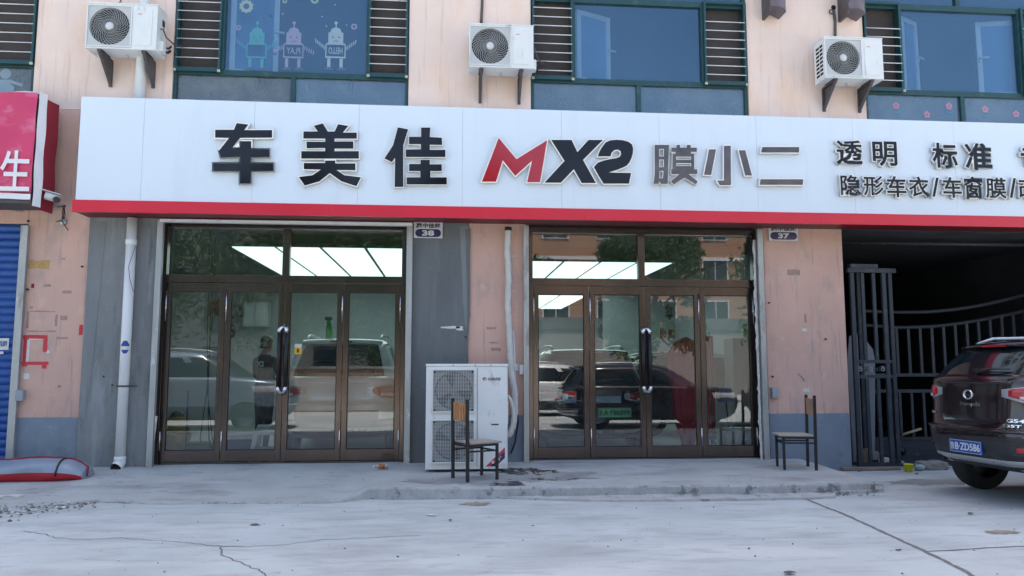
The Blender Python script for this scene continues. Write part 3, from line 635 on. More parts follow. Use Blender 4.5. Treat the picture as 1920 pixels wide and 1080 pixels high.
# ------------------------------------------------------------------ THE SIGN BOARD
SY = -.47; SZ0, SZR, SZ1 = 3.385, 3.545, 4.952; SX0, SX1 = -4.895, 9.6
sign = thing('shop_sign', 'long white fascia sign with red lower band and raised lettering over both shops', 'sign', (0, SY, SZ0))
seams = [SX0, XW(267, 290, SY), XW(475, 290, SY), XW(672, 290, SY), XW(867, 290, SY), XW(1053, 290, SY), XW(1237, 290, SY), XW(1419, 290, SY), XW(1600, 290, SY), XW(1790, 290, SY), SX1]
for k, (a, b) in enumerate(zip(seams, seams[1:])):
    part('panel', MB().box(a + (.0012 if k else 0), b - .0012, SY, SY + .03, SZR + .003, SZ1), M['white'], sign, bevel=.0015)
redb = MB(); rs_ = [SX0 + .0, -1.6, 1.9, 5.3, SX1]
for k, (a, b) in enumerate(zip(rs_, rs_[1:])):
    part('red_band', MB().box(a - (.03 if k == 0 else 0), b - .002, SY - .022, SY + .03, SZ0, SZR), M['red'], sign, bevel=.003)
part('soffit', MB().box(SX0 - .02, SX1, SY + .032, -.036, SZ0 + .012, SZ0 + .03), M['soffit'], sign)
part('side_panel', MB().box(SX0 - .0, SX0 + .02, SY + .032, -.034, SZ0 + .034, SZ1), M['white'], sign)
part('top_panel', MB().box(SX0 + .022, SX1, SY + .032, -.004, SZ1 - .02, SZ1 - .002), M['white'], sign)
sd_ = MB()
for z in (3.50, 3.47): sd_.box(SX0 - .0, SX1, SY + .033, SY + .037, z, z + .004)
LD = .055
def letter(kind_label, make, face, rimw=.012, side=(0, 0)):
    """raised letter: stainless side, white rim, dark inset face a little proud"""
    me = make(rimw); y0, y1 = SY - .002, SY - LD
    for v in me.vertices: v.co = (v.co.x, y1 if v.co.z > 0 else y0, v.co.y)
    bm = bmesh.new(); bm.from_mesh(me); bmesh.ops.remove_doubles(bm, verts=bm.verts, dist=1e-6); bmesh.ops.recalc_face_normals(bm, faces=bm.faces)
    bm.to_mesh(me); bm.free(); me.materials.clear(); me.materials.append(M['rim']); me.materials.append(M['lside'])
    for p in me.polygons: p.material_index = 0 if abs(p.normal.y) > .5 else 1
    o = put('letter', me, sign)
    m2 = make(-.001)
    for v in m2.vertices: v.co = (v.co.x, SY - LD - .004 if v.co.z > 0 else SY - LD + .002, v.co.y)
    bm = bmesh.new(); bm.from_mesh(m2); bmesh.ops.remove_doubles(bm, verts=bm.verts, dist=1e-6); bmesh.ops.recalc_face_normals(bm, faces=bm.faces); bm.to_mesh(m2); bm.free()
    m2.materials.clear(); m2.materials.append(face); put('letter_face', m2, o)
    if kind_label: o['label'] = kind_label
def traced(polys, ox, oy, sc):
    def mk(off):
        w = []
        for pl in polys:
            q = [P(ox + x / sc, oy + y / sc, SY - LD) for x, y in pl]; w.append([(a.x, a.z) for a in q])
        return c2m(poly_curve(w, off, 1.0))
    return mk
def glyph(ch, x0, y0, x1, y1, bold):
    a = P(x0, (y0 + y1) / 2, SY - LD); b = P(x1, (y0 + y1) / 2, SY - LD); t = P((x0 + x1) / 2, y0, SY - LD); l = P((x0 + x1) / 2, y1, SY - LD)
    def mk(off):
        me0 = c2m(text_curve(ch, bold, 1.0)); A, B, C_, D2 = bbox(me0); sx = (b.x - a.x) / (B - A)
        me = c2m(text_curve(ch, bold + off / sx, 1.0)); o = off
        for v in me.vertices: v.co.x = a.x + (v.co.x - A) * sx; v.co.y = l.z + (v.co.y - C_) * (t.z - l.z) / (D2 - C_)
        return me
    return mk
che = [[(245,80),(330,90),(300,130),(500,130),(500,185),(270,187),(212,262),(272,262),(272,210),(350,210),(350,268),(478,268),(478,325),(345,325),(345,368),(508,368),(508,425),(345,425),(345,515),(268,515),(268,425),(75,425),(75,368),(270,368),(270,322),(130,328),(118,278),(190,187),(90,185),(90,128),(225,128)]]
mei = [[(800,100),(865,82),(902,140),(950,140),(975,88),(1050,100),(1010,148),(1110,148),(1110,192),(950,192),(950,212),(1085,212),(1085,264),(950,264),(950,282),(1125,282),(1125,336),(710,336),(710,282),(882,282),(882,260),(748,262),(748,214),(882,214),(882,192),(725,192),(725,140),(828,140)],
       [(882,350),(955,350),(955,370),(1100,370),(1100,420),(965,418),(1020,455),(1140,470),(1108,535),(1000,500),(915,440),(840,500),(735,530),(692,468),(790,455),(850,415),(728,412),(728,367),(882,367)]]
jia = [[(1405,110),(1480,125),(1445,240),(1445,540),(1382,540),(1385,330),(1362,362),(1308,335),(1370,240)],
       [(1572,112),(1640,112),(1636,180),(1722,185),(1725,238),(1636,236),(1636,272),(1748,272),(1748,325),(1462,325),(1462,270),(1570,268),(1570,232),(1485,232),(1485,178),(1572,178)],
       [(1568,344),(1636,344),(1636,376),(1722,376),(1722,426),(1640,426),(1640,470),(1758,470),(1758,522),(1468,522),(1468,470),(1566,470),(1566,426),(1486,426),(1486,374),(1568,374)]]
for pl, rw in ((che, .016), (mei, .013), (jia, .0085)): letter(None, traced(pl, 380, 210, 3.84), M['lface'], rw)
letter('red letter M', traced([[(165,85),(265,205),(438,98),(398,335),(325,335),(352,215),(258,300),(188,212),(150,332),(70,332)]], 880, 230, 3.0), M['rface'], .015)
letter(None, traced([[(460,97),(575,97),(608,165),(670,97),(752,97),(640,210),(712,340),(632,340),(588,262),(515,338),(422,338),(535,215)]], 880, 230, 3.0), M['lface'], .015)
letter(None, traced([[(722,190),(730,165),(745,138),(765,112),(790,100),(825,96),(860,98),(892,106),(915,122),(922,145),(920,172),(912,200),(900,225),(885,242),(865,252),(830,266),(785,280),(910,283),(898,343),(755,343),(728,300),(700,250),(722,225),(755,213),(790,205),(825,200),(845,192),(853,178),(850,160),(835,152),(815,155),(800,170),(795,190)]], 880, 230, 3.0), M['lface'], .015)
letter(None, traced([[(1042,125),(1124,125),(1116,345),(1078,345),(1070,332),(1062,345),(1035,345),(1042,290)],[(1068,148),(1094,148),(1094,190),(1068,190)],[(1068,208),(1094,208),(1094,250),(1068,250)],[(1070,272),(1092,272),(1088,312),(1068,312)],
 [(1135,140),(1165,140),(1165,125),(1185,125),(1185,140),(1222,140),(1222,125),(1245,125),(1245,140),(1280,140),(1280,165),(1247,165),(1247,174),(1265,174),(1265,262),(1282,262),(1282,290),(1235,290),(1284,330),(1275,348),(1210,310),(1150,348),(1132,330),(1180,290),(1135,290),(1135,262),(1142,262),(1142,174),(1160,174),(1160,165),(1135,165)],[(1164,192),(1247,192),(1247,209),(1164,209)],[(1164,228),(1247,228),(1247,243),(1164,243)]], 880, 230, 3.0), M['mirr'], .007)
letter(None, traced([[(1348,150),(1388,150),(1360,295),(1320,293)], [(1432,130),(1470,130),(1472,352),(1408,352),(1393,325),(1432,325)], [(1515,155),(1552,155),(1590,298),(1552,298)]], 880, 230, 3.0), M['mirr'], .014)
letter(None, traced([[(1648,137),(1855,137),(1855,168),(1640,168)], [(1638,318),(1878,318),(1875,350),(1633,350)]], 880, 230, 3.0), M['mirr'], .014)
for ch, x0, y0, x1, y1, b in (('透', 1568, 263, 1617, 308, .022), ('明', 1636, 265, 1682, 312, .026), ('标', 1748, 268, 1795, 315, .026), ('准', 1809, 268, 1859, 318, .024), ('专', 1914, 272, 1962, 321, .026), ('业', 1976, 274, 2024, 322, .026),
    ('隐', 1576, 328, 1613, 366, .020), ('形', 1619, 330, 1657, 367, .022), ('车', 1663, 330, 1699, 370, .026), ('衣', 1704, 331, 1742, 369, .026), ('/', 1747, 333, 1761, 369, .028), ('车', 1768, 332, 1803, 371, .026), ('窗', 1808, 331, 1842, 372, .018), ('膜', 1848, 333, 1887, 372, .020), ('/', 1892, 334, 1906, 371, .028), ('改', 1910, 335, 1948, 373, .024)):
    letter(None, glyph(ch, x0, y0, x1, y1, b * .8), M['lface'], .010)

# ------------------------------------------------------------------ NEIGHBOUR'S SIGN, SHUTTER
NY = -.60
nx1, nz0, nz1 = XW(64, 275, NY), ZW(372, 30, NY), ZW(174, 30, NY); nx0 = nx1 - 2.3
nb = thing('banner_sign', 'faded pink banner sign box with white characters above the blue shutter', 'sign', (nx1 - 1, NY, nz0))
rows = []
for j in range(15):
    z = nz0 + .07 + (nz1 - nz0 - .07) * j / 14
    rows.append([(nx0 + (nx1 - nx0) * i / 24, NY + .012 * math.sin(i * .9 + j * .5) * math.sin(j * .45) + .012 * sm_noise(i * .35, j * .5, 1), z + .012 * math.sin(i * .33)) for i in range(25)])
part('banner_cloth', MB().grid(rows), M['banner'], nb)
rows = [[(nx0 + (nx1 - nx0) * i / 24, NY - .004 + .008 * math.sin(i * .7), nz0 + .066 - .075 * (1 - j / 3) + .006 * math.sin(i)) for i in range(25)] for j in range(4)]
part('white_hem', MB().grid(rows), M['bwhite'], nb)
part('white_top_cloth', MB().grid([[(nx0 + (nx1 + .0 - nx0) * i / 24, NY + .02 + .05 * j, nz1 + .0 + .035 * math.sin(i * .5) ** 2 * (j > 0) + .02 * j * (2 - j)) for i in range(25)] for j in range(4)]), M['bwhite'], nb)
def sidestrip(y0, y1, name, m, x, zt, zb, amp):
    rows = [[(x + k * .012 + .005 * math.sin(j * 1.1 + k), y0 + (y1 - y0) * k / 4 + amp * .5 * math.sin(j * .7), zb + (zt - zb) * j / 14) for k in range(5)] for j in range(15)]
    part(name, MB().grid(rows), m, nb)
sidestrip(NY + .01, NY + .13, 'white_side_strip', M['bwhite'], nx1 + .015, nz1 + .03, nz0 - .09, .012)
sidestrip(NY + .12, -.20, 'red_side_cloth', M['redcloth'], nx1 + .035, nz1 - .02, nz0 - .12, .02)
part('box_frame', MB().box(nx0, nx1 - .02, NY + .04, -.02, nz0 + .02, nz1 - .04), M['brk'], nb)
part('lower_lip', MB().box(nx0, nx1 - .01, NY + .03, -.10, nz0 - .055, nz0 - .0), M['brk'], nb)
def flat_char(ch, px0, py0, px1, py1, m, Y, parent, nm='character', bold=.02):
    a = P(px0, (py0 + py1) / 2, Y); b = P(px1, (py0 + py1) / 2, Y); t = P((px0 + px1) / 2, py0, Y); l = P((px0 + px1) / 2, py1, Y)
    return put(nm, text_mesh(ch, a.x, b.x, l.z, t.z, Y, m, .003, bold), parent)
flat_char('生', 0, 282, 57, 358, M['bwhite'], NY - .020, nb, bold=.012); flat_char('养', -78, 282, -10, 358, M['bwhite'], NY - .020, nb, bold=.012)

shut = thing('roller_shutter', 'blue roller shutter pulled down, left of the red taped square', 'shutter', (XW(0, 700), .05, ZG))
SLX1 = XW(38, 600); SLX0 = -8.2
sl_ = MB(); prof = [(0, 0), (-.012, .012), (-.022, .045), (-.022, .068), (-.010, .092), (0, .1005)]
sl_.add([(0, y, z) for y, z in prof] + [(SLX1 - SLX0, y, z) for y, z in prof], [(i, i + 1, i + 7, i + 6) for i in range(5)], 0, True)
sme = sl_.mesh('slat', M['blue'], recalc=False)
k = 0; z = -.12
while z < 3.25: put('slat', sme, shut, True, (SLX0, .02, z)); z += .1035
part('guide_rail', MB().box(XW(27, 600, -.06), XW(41, 600, -.06), -.06, .04, -.12, 3.27), M['steel'], shut, bevel=.004)
part('shutter_sticker', MB().box(-6.6, XW(17, 645, .0), -.008, -.004, ZW(656, 8), ZW(634, 8)), M['paper'], shut)
put('sticker_print', text_mesh('开锁', XW(-16, 645), XW(15, 645), ZW(650, 8), ZW(639, 8), -.009, M['bluep'], .001, .02), shut)
part('shutter_sticker', MB().box(-6.6, XW(7, 661), -.008, -.004, ZW(664, 8), ZW(659, 8)), M['paper'], shut)
part('lock_box', MB().box(XW(27, 742, -.1), XW(41, 742, -.1), -.09, -.004, ZW(751, 35), ZW(731, 35)), M['box'], shut, bevel=.004)
part('end_bolt', MB().tube([(XW(24, 397), -.06, ZW(397, 30)), (XW(47, 397), -.06, ZW(397, 30))], .012, 8), M['steel'], shut)

# marks on the pink wall at the left
def mark(px0, py0, px1, py1, m, name, jag=.004, Y=-.0, t=.003, seed=0):
    a = P(px0, py0, Y); b = P(px1, py1, Y); pts = []
    cs = [(a.x, a.z), (b.x, a.z), (b.x, b.z), (a.x, b.z)]; rr = random.Random(seed + int(px0 * 7 + py0))
    for (p, q) in zip(cs, cs[1:] + cs[:1]):
        n = 5
        for k in range(n): pts.append((p[0] + (q[0] - p[0]) * k / n + rr.uniform(-jag, jag), p[1] + (q[1] - p[1]) * k / n + rr.uniform(-jag, jag)))
    return MB().prism(pts, Y - t, Y + .001)
tp = thing('tape_square', 'square of torn red tape stuck on the pink wall', 'tape', (XW(63, 655), -.002, ZW(690, 63)))
for k, (x0, y0, x1, y1) in enumerate(((38, 628, 89, 635), (45, 634, 51, 687), (82, 635, 88, 660), (44, 678, 91, 684), (79, 680, 87, 691), (34, 679, 46, 682))):
    part('tape_strip', mark(x0, y0, x1, y1, M['tape'], 't', .003, t=.002 + .0006 * k), M['tape'], tp)
part('paper_remnant', mark(51.5, 637, 54, 678, M['paper'], 't', .002), M['paper'], tp); part('paper_remnant', mark(54, 635.5, 80, 637.5, M['paper'], 't', .002), M['paper'], tp)
tag(part('red_tape_scrap', mark(149, 609, 155, 628, 0, 't', .003), M['tape']), 'small upright scrap of red tape on the pink wall by the grey pier', 'tape')
def wmark(x0, y0, x1, y1, m, nm, jag=.004): part(nm, mark(x0, y0, x1, y1, 0, nm, jag), m, bld)
for a in ((117, 545, 134, 550), (83, 533, 95, 538), (113, 592, 126, 600), (106, 632, 127, 636), (56, 575, 62, 578), (115, 484, 122, 487), (51, 584, 53, 616), (104, 590, 107, 612), (57, 583, 104, 585), (50, 620, 105, 622), (108, 722, 114, 727)): wmark(*a, M['smudge'], 'glue_mark')
wmark(54, 488, 93, 504, M['ochre'], 'ochre_smear', .012); wmark(59, 532, 64, 540, M['redcloth'], 'red_chip')
wmark(45, 700, 55, 711, M['paper'], 'paper_scrap', .008); wmark(88, 657, 93, 663, M['paper'], 'paper_scrap', .006)
for a in ((917, 641, 934, 644), (921, 652, 939, 658), (912, 613, 930, 617), (1508, 588, 1512, 605), (1476, 505, 1500, 516)): wmark(*a, M['smudge'], 'glue_mark', .006)
for a in ((1504, 616, 1513, 622), (1506, 728, 1518, 735)): wmark(*a, M['enamel'], 'screw_plate', .004)
for (a, b) in (((1497, 700), (1508, 714)),):
    q, r2 = P(*a, -.004), P(*b, -.004); part('loose_cable_end', MB().tube([q, q.lerp(r2, .5) + Vector((.006, 0, .01)), r2], .008, 6), M['steel'], bld)
for (x0, y0, x1, y1) in ((827, 612, 862, 616), (855, 612, 868, 619)): part('plaster_scratch', mark(x0, y0, x1, y1, 0, 's', .008, Y=-.02), M['paper'], bld)
for (px, py) in ((54, 415), (53, 543), (155, 500), (168, 663), (873, 632), (1441, 568), (1448, 706), (1547, 636), (196, 706), (212, 722)):
    q = P(px, py, -.004); part('nail_hole', MB().lathe([(.001, -.03), (.014, -.028), (.012, .0)], (q.x, q.y, q.z), 'y', 8), M['black'], bld)
tag(part('switch_box', MB().box(XW(976, 692) - .02, XW(984, 692), -.06, .0, ZW(702, 975), ZW(684, 975)), M['enamel'], bevel=.005), 'small cream switch box on the pink strip beside the hose', 'switch box')
tag(part('switch_box', MB().box(XW(1446, 735) - .012, XW(1456, 735), -.07, .0, ZW(746, 1450), ZW(727, 1450)), M['box'], bevel=.005), 'small grey box on the pink wall above the right chair', 'switch box')
# house number plates ------------------------------------------------------
def numplate(px0, py0, px1, py1, num, lab, Y):
    x0, x1, z1, z0 = XW(px0, py0, Y), XW(px1, py0, Y), ZW(py0, px0, Y), ZW(py1, px0, Y); z1 = z0 + (x1 - x0) * .62
    t = thing('number_plate', lab, 'number plate', ((x0 + x1) / 2, Y, z0)); part('plate', MB().box(x0, x1, Y, Y + .012, z0, z1), M['enamel'], t, bevel=.003)
    w_ = x1 - x0; cz = z0 + .072; r_ = .056; cx0, cx1 = x0 + .022 + r_, x1 - .022 - r_
    pts = [(cx1 + r_ * math.cos(a), cz + r_ * math.sin(a)) for a in [-math.pi / 2 + math.pi * k / 10 for k in range(11)]] + [(cx0 + r_ * math.cos(a), cz + r_ * math.sin(a)) for a in [math.pi / 2 + math.pi * k / 10 for k in range(11)]]
    part('number_field', MB().prism(pts, Y - .003, Y + .001), M['navy'], t)
    put('number', text_mesh(num, (x0 + x1) / 2 - .085, (x0 + x1) / 2 + .085, cz - .04, cz + .04, Y - .003, M['enamel'], .002, .045), t)
    put('street_name', text_mesh('嘉中佳苑', x0 + .03, x1 - .03, z0 + .145, z0 + .215, Y - .0, M['ink'], .002, .035), t)
numplate(776, 420, 830, 446, '38', 'white house number plate 38 between the left doors and the dark pier', -.05)
numplate(1441, 422, 1496, 451, '37', 'white house number plate 37 at the top of the pink wall by the garage', -.03)

# drain pipe ------------------------------------------------------------------
pX = -4.30; pY = -.12
pipe = thing('drain_pipe', 'white plastic drain pipe down the grey pier with a round blue sticker', 'drain pipe', (pX, pY, .0))
part('lower_pipe', MB().tube([(pX, pY, .12), (pX, pY, 3.38)], .065, 20), M['pvc'], pipe)
part('pipe_outlet', MB().tube([(pX, pY, .17), (pX, pY, .10), (pX - .012, pY - .03, .055), (pX - .02, pY - .07, .03)], [.072, .074, .074, .078], 20, cap=False), M['pvc'], pipe)
part('outlet_mouth', MB().lathe([(.001, 0), (.066, 0), (.066, .01)], (0, 0, 0), 'z', 20), M['dark'], pipe, loc=(pX - .018, pY - .064, .034)).rotation_euler = (R(40), R(-8), 0)
for z in (3.05, .14): part('pipe_collar', MB().lathe([(.066, -.04), (.073, -.035), (.073, .035), (.066, .04)], (pX, pY, z), 'z', 24, cap=False), M['pvc'], pipe)
zc_ = ZW(724, 235, pY); part('pipe_clamp', MB().lathe([(.066, -.012), (.072, -.01), (.072, .01), (.066, .012)], (pX, pY, zc_), 'z', 24, cap=False).box(pX - .1, pX - .07, pY - .01, -.03, zc_ - .012, zc_ + .012).box(pX + .07, pX + .16, pY + .02, pY + .04, zc_ - .014, zc_ + .014), M['brk'], pipe)
zs = ZW(651, 235, pY)
def curved_label(z, rz, mats, parent, r=.0665, a0=-.9, a1=.9):
    mb = MB(); n = 14; 
    for i in range(n):
        for j in range(n):
            u0, u1, v0, v1 = [(-1 + 2 * q / n) for q in (i, i + 1, j, j + 1)]
            if ((u0 + u1) / 2) ** 2 + ((v0 + v1) / 2) ** 2 > 1: continue
            vs = []
            for (u, v) in ((u0, v0), (u1, v0), (u1, v1), (u0, v1)): a = u * a1 * .95; vs.append((pX + r * math.sin(a + .25), pY - r * math.cos(a + .25), z + v * rz))
            b = abs((v0 + v1) / 2 + .1); mb.add(vs, [(0, 1, 2, 3)], 1 if b < .3 else 0)
    part('round_sticker', mb, mats, parent)
curved_label(zs, .085, [mat('sticker_blue', (.02, .06, .30), .4, bump=0), M['paper']], pipe)
q0 = P(248, 455, pY - .07); part('loose_wire', MB().tube([P(254, 460, pY - .07), P(241, 500, pY - .08), P(243, 520, pY - .08), P(250, 548, pY - .07)], .004, 6), M['brk'], pipe)
part('upper_pipe', MB().tube([(pX + .01, pY, 4.96), (pX + .01, pY, 8.6)], .068, 20), M['pvc'], pipe)
tag(part('rusty_cable', MB().tube([P(229, -20, -.01), P(226, 2, -.01), P(220, 14, -.02)], .008, 6), M['brk']), 'short dark cable on the wall above the left air conditioner', 'cable')

# rails beside the shop fronts -------------------------------------------------
def rail(px0, px1, py, zt, zb, Y, lab, fringe=False):
    x0, x1 = XW(px0, py, Y), XW(px1, py, Y)
    return tag(part('shutter_rail', MB().box(x0, x1, Y, -.032 if Y < -.05 else .0, zb, zt), M['steel'], bevel=.004), lab, 'shutter rail', 'shutter guide rails beside the shop doors')
rail(295, 306, 420, 3.37, -.06, -.09, 'grey steel shutter rail left of the left shop doors'); rail(760, 771, 640, 3.37, -.06, -.09, 'steel shutter rail between the left doors and the dark pier')
rail(982, 992, 640, 3.37, -.06, -.09, 'steel shutter rail between the hose and the right doors'); rail(1427, 1437, 640, 3.37, -.06, -.09, 'steel shutter rail left of the right chair')
tag(part('shutter_head_rail', MB().box(XW(300, 412, -.12), XW(773, 412, -.12), -.13, -.04, 3.335, 3.378), M['pvc'], bevel=.006), 'thin white head rail under the sign above the left doors', 'shutter rail')
# broken plaster along the right reveal and left foot
def ragged(px, py0, py1, Y, wd, seed, nm, par=bld):
    rr = random.Random(seed); n = 60; mb = MB(); L, Rr = [], []
    for k in range(n + 1):
        q = P(px[0] + (px[1] - px[0]) * k / n, py0 + (py1 - py0) * k / n, Y); wv = wd * (.5 + .5 * abs(sm_noise(q.z, seed, 4)) + .7 * abs(sm_noise(q.z, seed, 13)))
        L.append((q.x - wv, Y + rr.uniform(-.012, .006), q.z)); Rr.append((q.x + .02, Y + .01, q.z))
    mb.grid([L, [((a[0] + b[0]) / 2, Y - .02 + rr.uniform(-.01, .01), a[2]) for a, b in zip(L, Rr)], Rr], 0, False)
    return part(nm, mb, M['plaster'], par)
ragged((1415, 1430), 450, 868, -.02, .05, 3, 'broken_plaster'); ragged((292, 281), 780, 868, -.035, .04, 9, 'broken_plaster')

# ------------------------------------------------------------------ SHOP FRONTS
DY = .10
def storefront(pxL, pxR, lab, mul_px, zt=3.40):
    x0, x1 = pxL, pxR
    t = thing('glass_entrance', lab, 'entrance', ((x0 + x1) / 2, DY, .055))
    z0 = .055; fwz = .055
    ztr0, ztr1 = ZW(529, 520, DY), ZW(518, 520, DY)
    fr = MB(); fr.box(x0, x0 + .055, DY - .02, DY + .09, z0, zt); fr.box(x1 - .055, x1, DY - .02, DY + .09, z0, zt)
    fr.box(x0 + .055, x1 - .055, DY - .018, DY + .088, ztr0 - .01, ztr1 + .01); fr.box(x0 + .055, x1 - .055, DY - .018, DY + .088, zt - .10, zt)
    fr.box(x0 + .055, x1 - .055, DY - .0, DY + .08, z0 - .03, z0 + .006)
    part('frame', fr, M['bronze'], t, bevel=.003)
    mx = XW(mul_px, 480, DY); part('mullion', MB().box(mx - .05, mx + .05, DY - .015, DY + .085, ztr1 + .012, zt - .102), M['bronze'], t, bevel=.003)
    part('transom_pane', MB().sheet(x0 + .055, mx - .05, DY + .03, DY + .036, ztr1 + .01, zt - .10), [glass_door, CLEAR], t); part('transom_pane', MB().sheet(mx + .05, x1 - .055, DY + .03, DY + .036, ztr1 + .01, zt - .10), [glass_door, CLEAR], t)
    part('threshold', MB().box(x0 - .04, x1 + .04, DY - .13, DY + .25, -.2, z0 - .032), M['apron'], t)
    W_ = (x1 - x0 - .11) / 4; g_ = .004; za, zb_ = z0 + .014, ztr0 - .016
    for k in range(4):
        a = x0 + .055 + W_ * k + g_; b = a + W_ - 2 * g_; st = .072; yo = DY + (.004 if k in (1, 2) else 0)
        lf = MB(); lf.box(a, a + st, yo, yo + .05, za, zb_); lf.box(b - st, b, yo, yo + .05, za, zb_); lf.box(a + st, b - st, yo + .002, yo + .048, za, za + .15); lf.box(a + st, b - st, yo + .002, yo + .048, zb_ - .12, zb_)
        d = part('door_leaf', lf, M['bronze'], t, bevel=.003)
        bd = MB()
        for (u0, u1, v0, v1) in ((a + st, a + st + .012, za + .15, zb_ - .12), (b - st - .012, b - st, za + .15, zb_ - .12), (a + st + .012, b - st - .012, za + .15, za + .162), (a + st + .012, b - st - .012, zb_ - .132, zb_ - .12)): bd.box(u0, u1, yo + .012, yo + .022, v0, v1)
        part('glazing_bead', bd, M['black'], d)
        part('glass', MB().sheet(a + st, b - st, yo + .022, yo + .027, za + .15, zb_ - .12), [glass_door, CLEAR], d)
        hx = a + .01 if k in (0, 1) else b - .01
        if k == 2: hx = b - .01
        for (h0, h1) in ((ZW(605, 900, DY), ZW(548, 900, DY)), (ZW(840, 900, DY), ZW(805, 900, DY))):
            part('hinge', MB().tube([(hx, yo - .014, h0), (hx, yo - .014, h1)], .008, 8), M['chrome'], d)
        if k in (1, 2):
            s_ = 1 if k == 1 else -1; hx = (b - .045) if k == 1 else (a + .045); H0, H1 = ZW(722, 900, DY), ZW(628, 900, DY)
            part('door_handle', MB().tube([(hx, yo - .07, H0 - .02), (hx, yo - .07, H1 + .02)], .024, 12), M['black'], d)
            for zz, dz in ((H1 + .03, 1), (H0 - .03, -1)):
                part('handle_mount', MB().tube([(hx, yo - .07, zz - dz * .01), (hx, yo - .07, zz + dz * .03), (hx + s_ * .025, yo - .045, zz + dz * .07), (hx + s_ * .045, yo - .0, zz + dz * .085)], [.027, .027, .027, .024], 12), M['chrome'], d)
    return t
XL0, XL1 = XW(296, 700, DY), XW(758, 700, DY); XR0, XR1 = XW(992, 700, DY), XW(1424, 700, DY)
sfl = storefront(XL0, XL1, 'brown framed glass doors of the left shop under number 38', 537)
sfr = storefront(XR0, XR1, 'brown framed glass doors of the right shop next to number 37', 1202)
# reveals
part('reveal', MB().box(XL0 - .004, XL0 - .04, -.02, DY + .25, -.1, 3.43), M['cdark'], bld); part('reveal', MB().box(XR1 + .004, XR1 + .04, -.02, DY + .25, -.1, 3.43), M['cdark'], bld)
# side infill behind piers
part('infill', MB().box(xs['cemB'] - .05, XL0 - .045, .08, D_, -.1, 3.42), M['cdark'], bld); part('infill', MB().box(XL1 + .004, xs['cC'] - .004, .05, D_, -.1, 3.42), M['cdark'], bld)
part('infill', MB().box(xs['dR'] + .004, XR0 - .004, .05, D_, -.1, 3.42), M['cdark'], bld); part('infill', MB().box(XR1 + .045, xs['eL'] - .004, .05, D_, -.1, 3.42), M['cdark'], bld)
# yellow notice on the glass
nt = thing('notice', 'small yellow and white notice stuck on the left shop door glass', 'notice', (XW(558, 655, DY + .0), DY + .015, ZW(664, 558, DY)))
a, b = XW(552, 655, DY), XW(565, 655, DY); part('card', MB().box(a, b, DY + .012, DY + .02, ZW(664, 558, DY), ZW(651, 558, DY)), M['yellowp'] if False else mat('amber_card', (.75, .45, .02), .5, bump=0), nt); part('card_head', MB().box(a, b, DY + .012, DY + .02, ZW(651, 558, DY), ZW(645, 558, DY)), M['paper'], nt)
part('card_print', MB().box(a + .03, b - .03, DY + .010, DY + .0125, ZW(661, 558, DY), ZW(654, 558, DY)), mat('dark_print', (.15, .05, .02), .6, bump=0), nt)
# ------------------------------------------------------------------ SHOP INTERIORS
ix0, ix1, px_ = -6.6, 5.72, .55
def room(name, mb, m): return part(name, mb, m, bld)
room('shop_floor', MB().box(ix0, ix1, .31, 15.9, -.2, .03), M['ifloor'])
room('back_wall', MB().box(ix0, px_, 7.6, 7.7, .034, 3.6), M['iwall']); room('back_wall', MB().box(px_ + .1, ix1, 15.5, 15.6, .034, 3.6), M['iwall'])
room('side_wall', MB().box(ix0 - .1, ix0 - .004, .31, 15.9, .034, 3.6), M['iwall']); room('partition', MB().box(px_, px_ + .096, .31, 15.49, .034, 3.6), M['iwall'])
room('side_wall', MB().box(ix1, ix1 + .1, .31, 15.9, -.2, 3.6), M['iwall']); room('shop_ceiling', MB().box(ix0, ix1, .31, 15.9, 3.50, 3.6), M['ceil'])
def light_grid(xa, xb, ya, nr, nc, z, lab):
    t = thing('ceiling_light', lab, 'ceiling light', ((xa + xb) / 2, ya, z), group='lit ceiling panels')
    dx = (xb - xa) / nc; dy = 1.55
    part('light_frame', MB().box(xa - .02, xb + .02, ya - .02, ya + dy * nr + .02, z + .012, z + .06), M['black'], t)
    me = MB().box(.03, dx - .03, .018, dy - .018, 0, .01).mesh('light_panel', M['lamp'])
    for i in range(nc):
        for j in range(nr): put('light_panel', me, t, True, (xa + dx * i, ya + dy * j, z))
light_grid(-3.5, .1, 1.7, 3, 5, 3.28, 'wide lit ceiling panels of the left shop seen through its upper glass')
light_grid(.75, 4.2, 3.0, 3, 5, 3.28, 'front lit ceiling panels of the right shop seen through its upper glass')
light_grid(.75, 3.8, 9.6, 3, 4, 3.28, 'rear lit ceiling panels deep inside the right shop')
# lettering on the interior walls
il = thing('wall_lettering', 'red M and dark characters on the inner wall of the left shop', 'lettering', (-5.0, 7.59, 2.2))
def ichar(ch, px0, py0, px1, py1, Y, m, par, b=.03):
    a, c_ = P(px0, py0, Y), P(px1, py1, Y); put('character', text_mesh(ch, a.x, c_.x, c_.z, a.z, Y, m, .02, b * 1.6), par)
ichar('M', 391, 562, 411, 592, 7.58, M['rface'], il); ichar('小', 432, 572, 444, 598, 7.58, M['ink'], il); ichar('二', 446, 578, 458, 594, 7.58, M['ink'], il); ichar('8', 429, 606, 440, 634, 7.58, M['ink'], il)
ir = thing('wall_lettering', 'dark and red characters on the inner wall of the right shop', 'lettering', (3.5, 9.0, 2.2))
part('backing_wall', MB().box(3.9, 5.71, 8.0, 8.1, .034, 3.2), M['iwall'], ir)
for i, ch in enumerate('车美佳'): ichar(ch, 1247 + i * 24, 570, 1261 + i * 24, 600, 7.98, M['ink'], ir)
for i, ch in enumerate('隐形车衣'): ichar(ch, 1237 + i * 15, 616, 1249 + i * 15, 634, 7.98, M['redcloth'], ir)
# things standing in the shops -------------------------------------------------
def at(px, py, z): return G(px, py, z)
FZ = .03
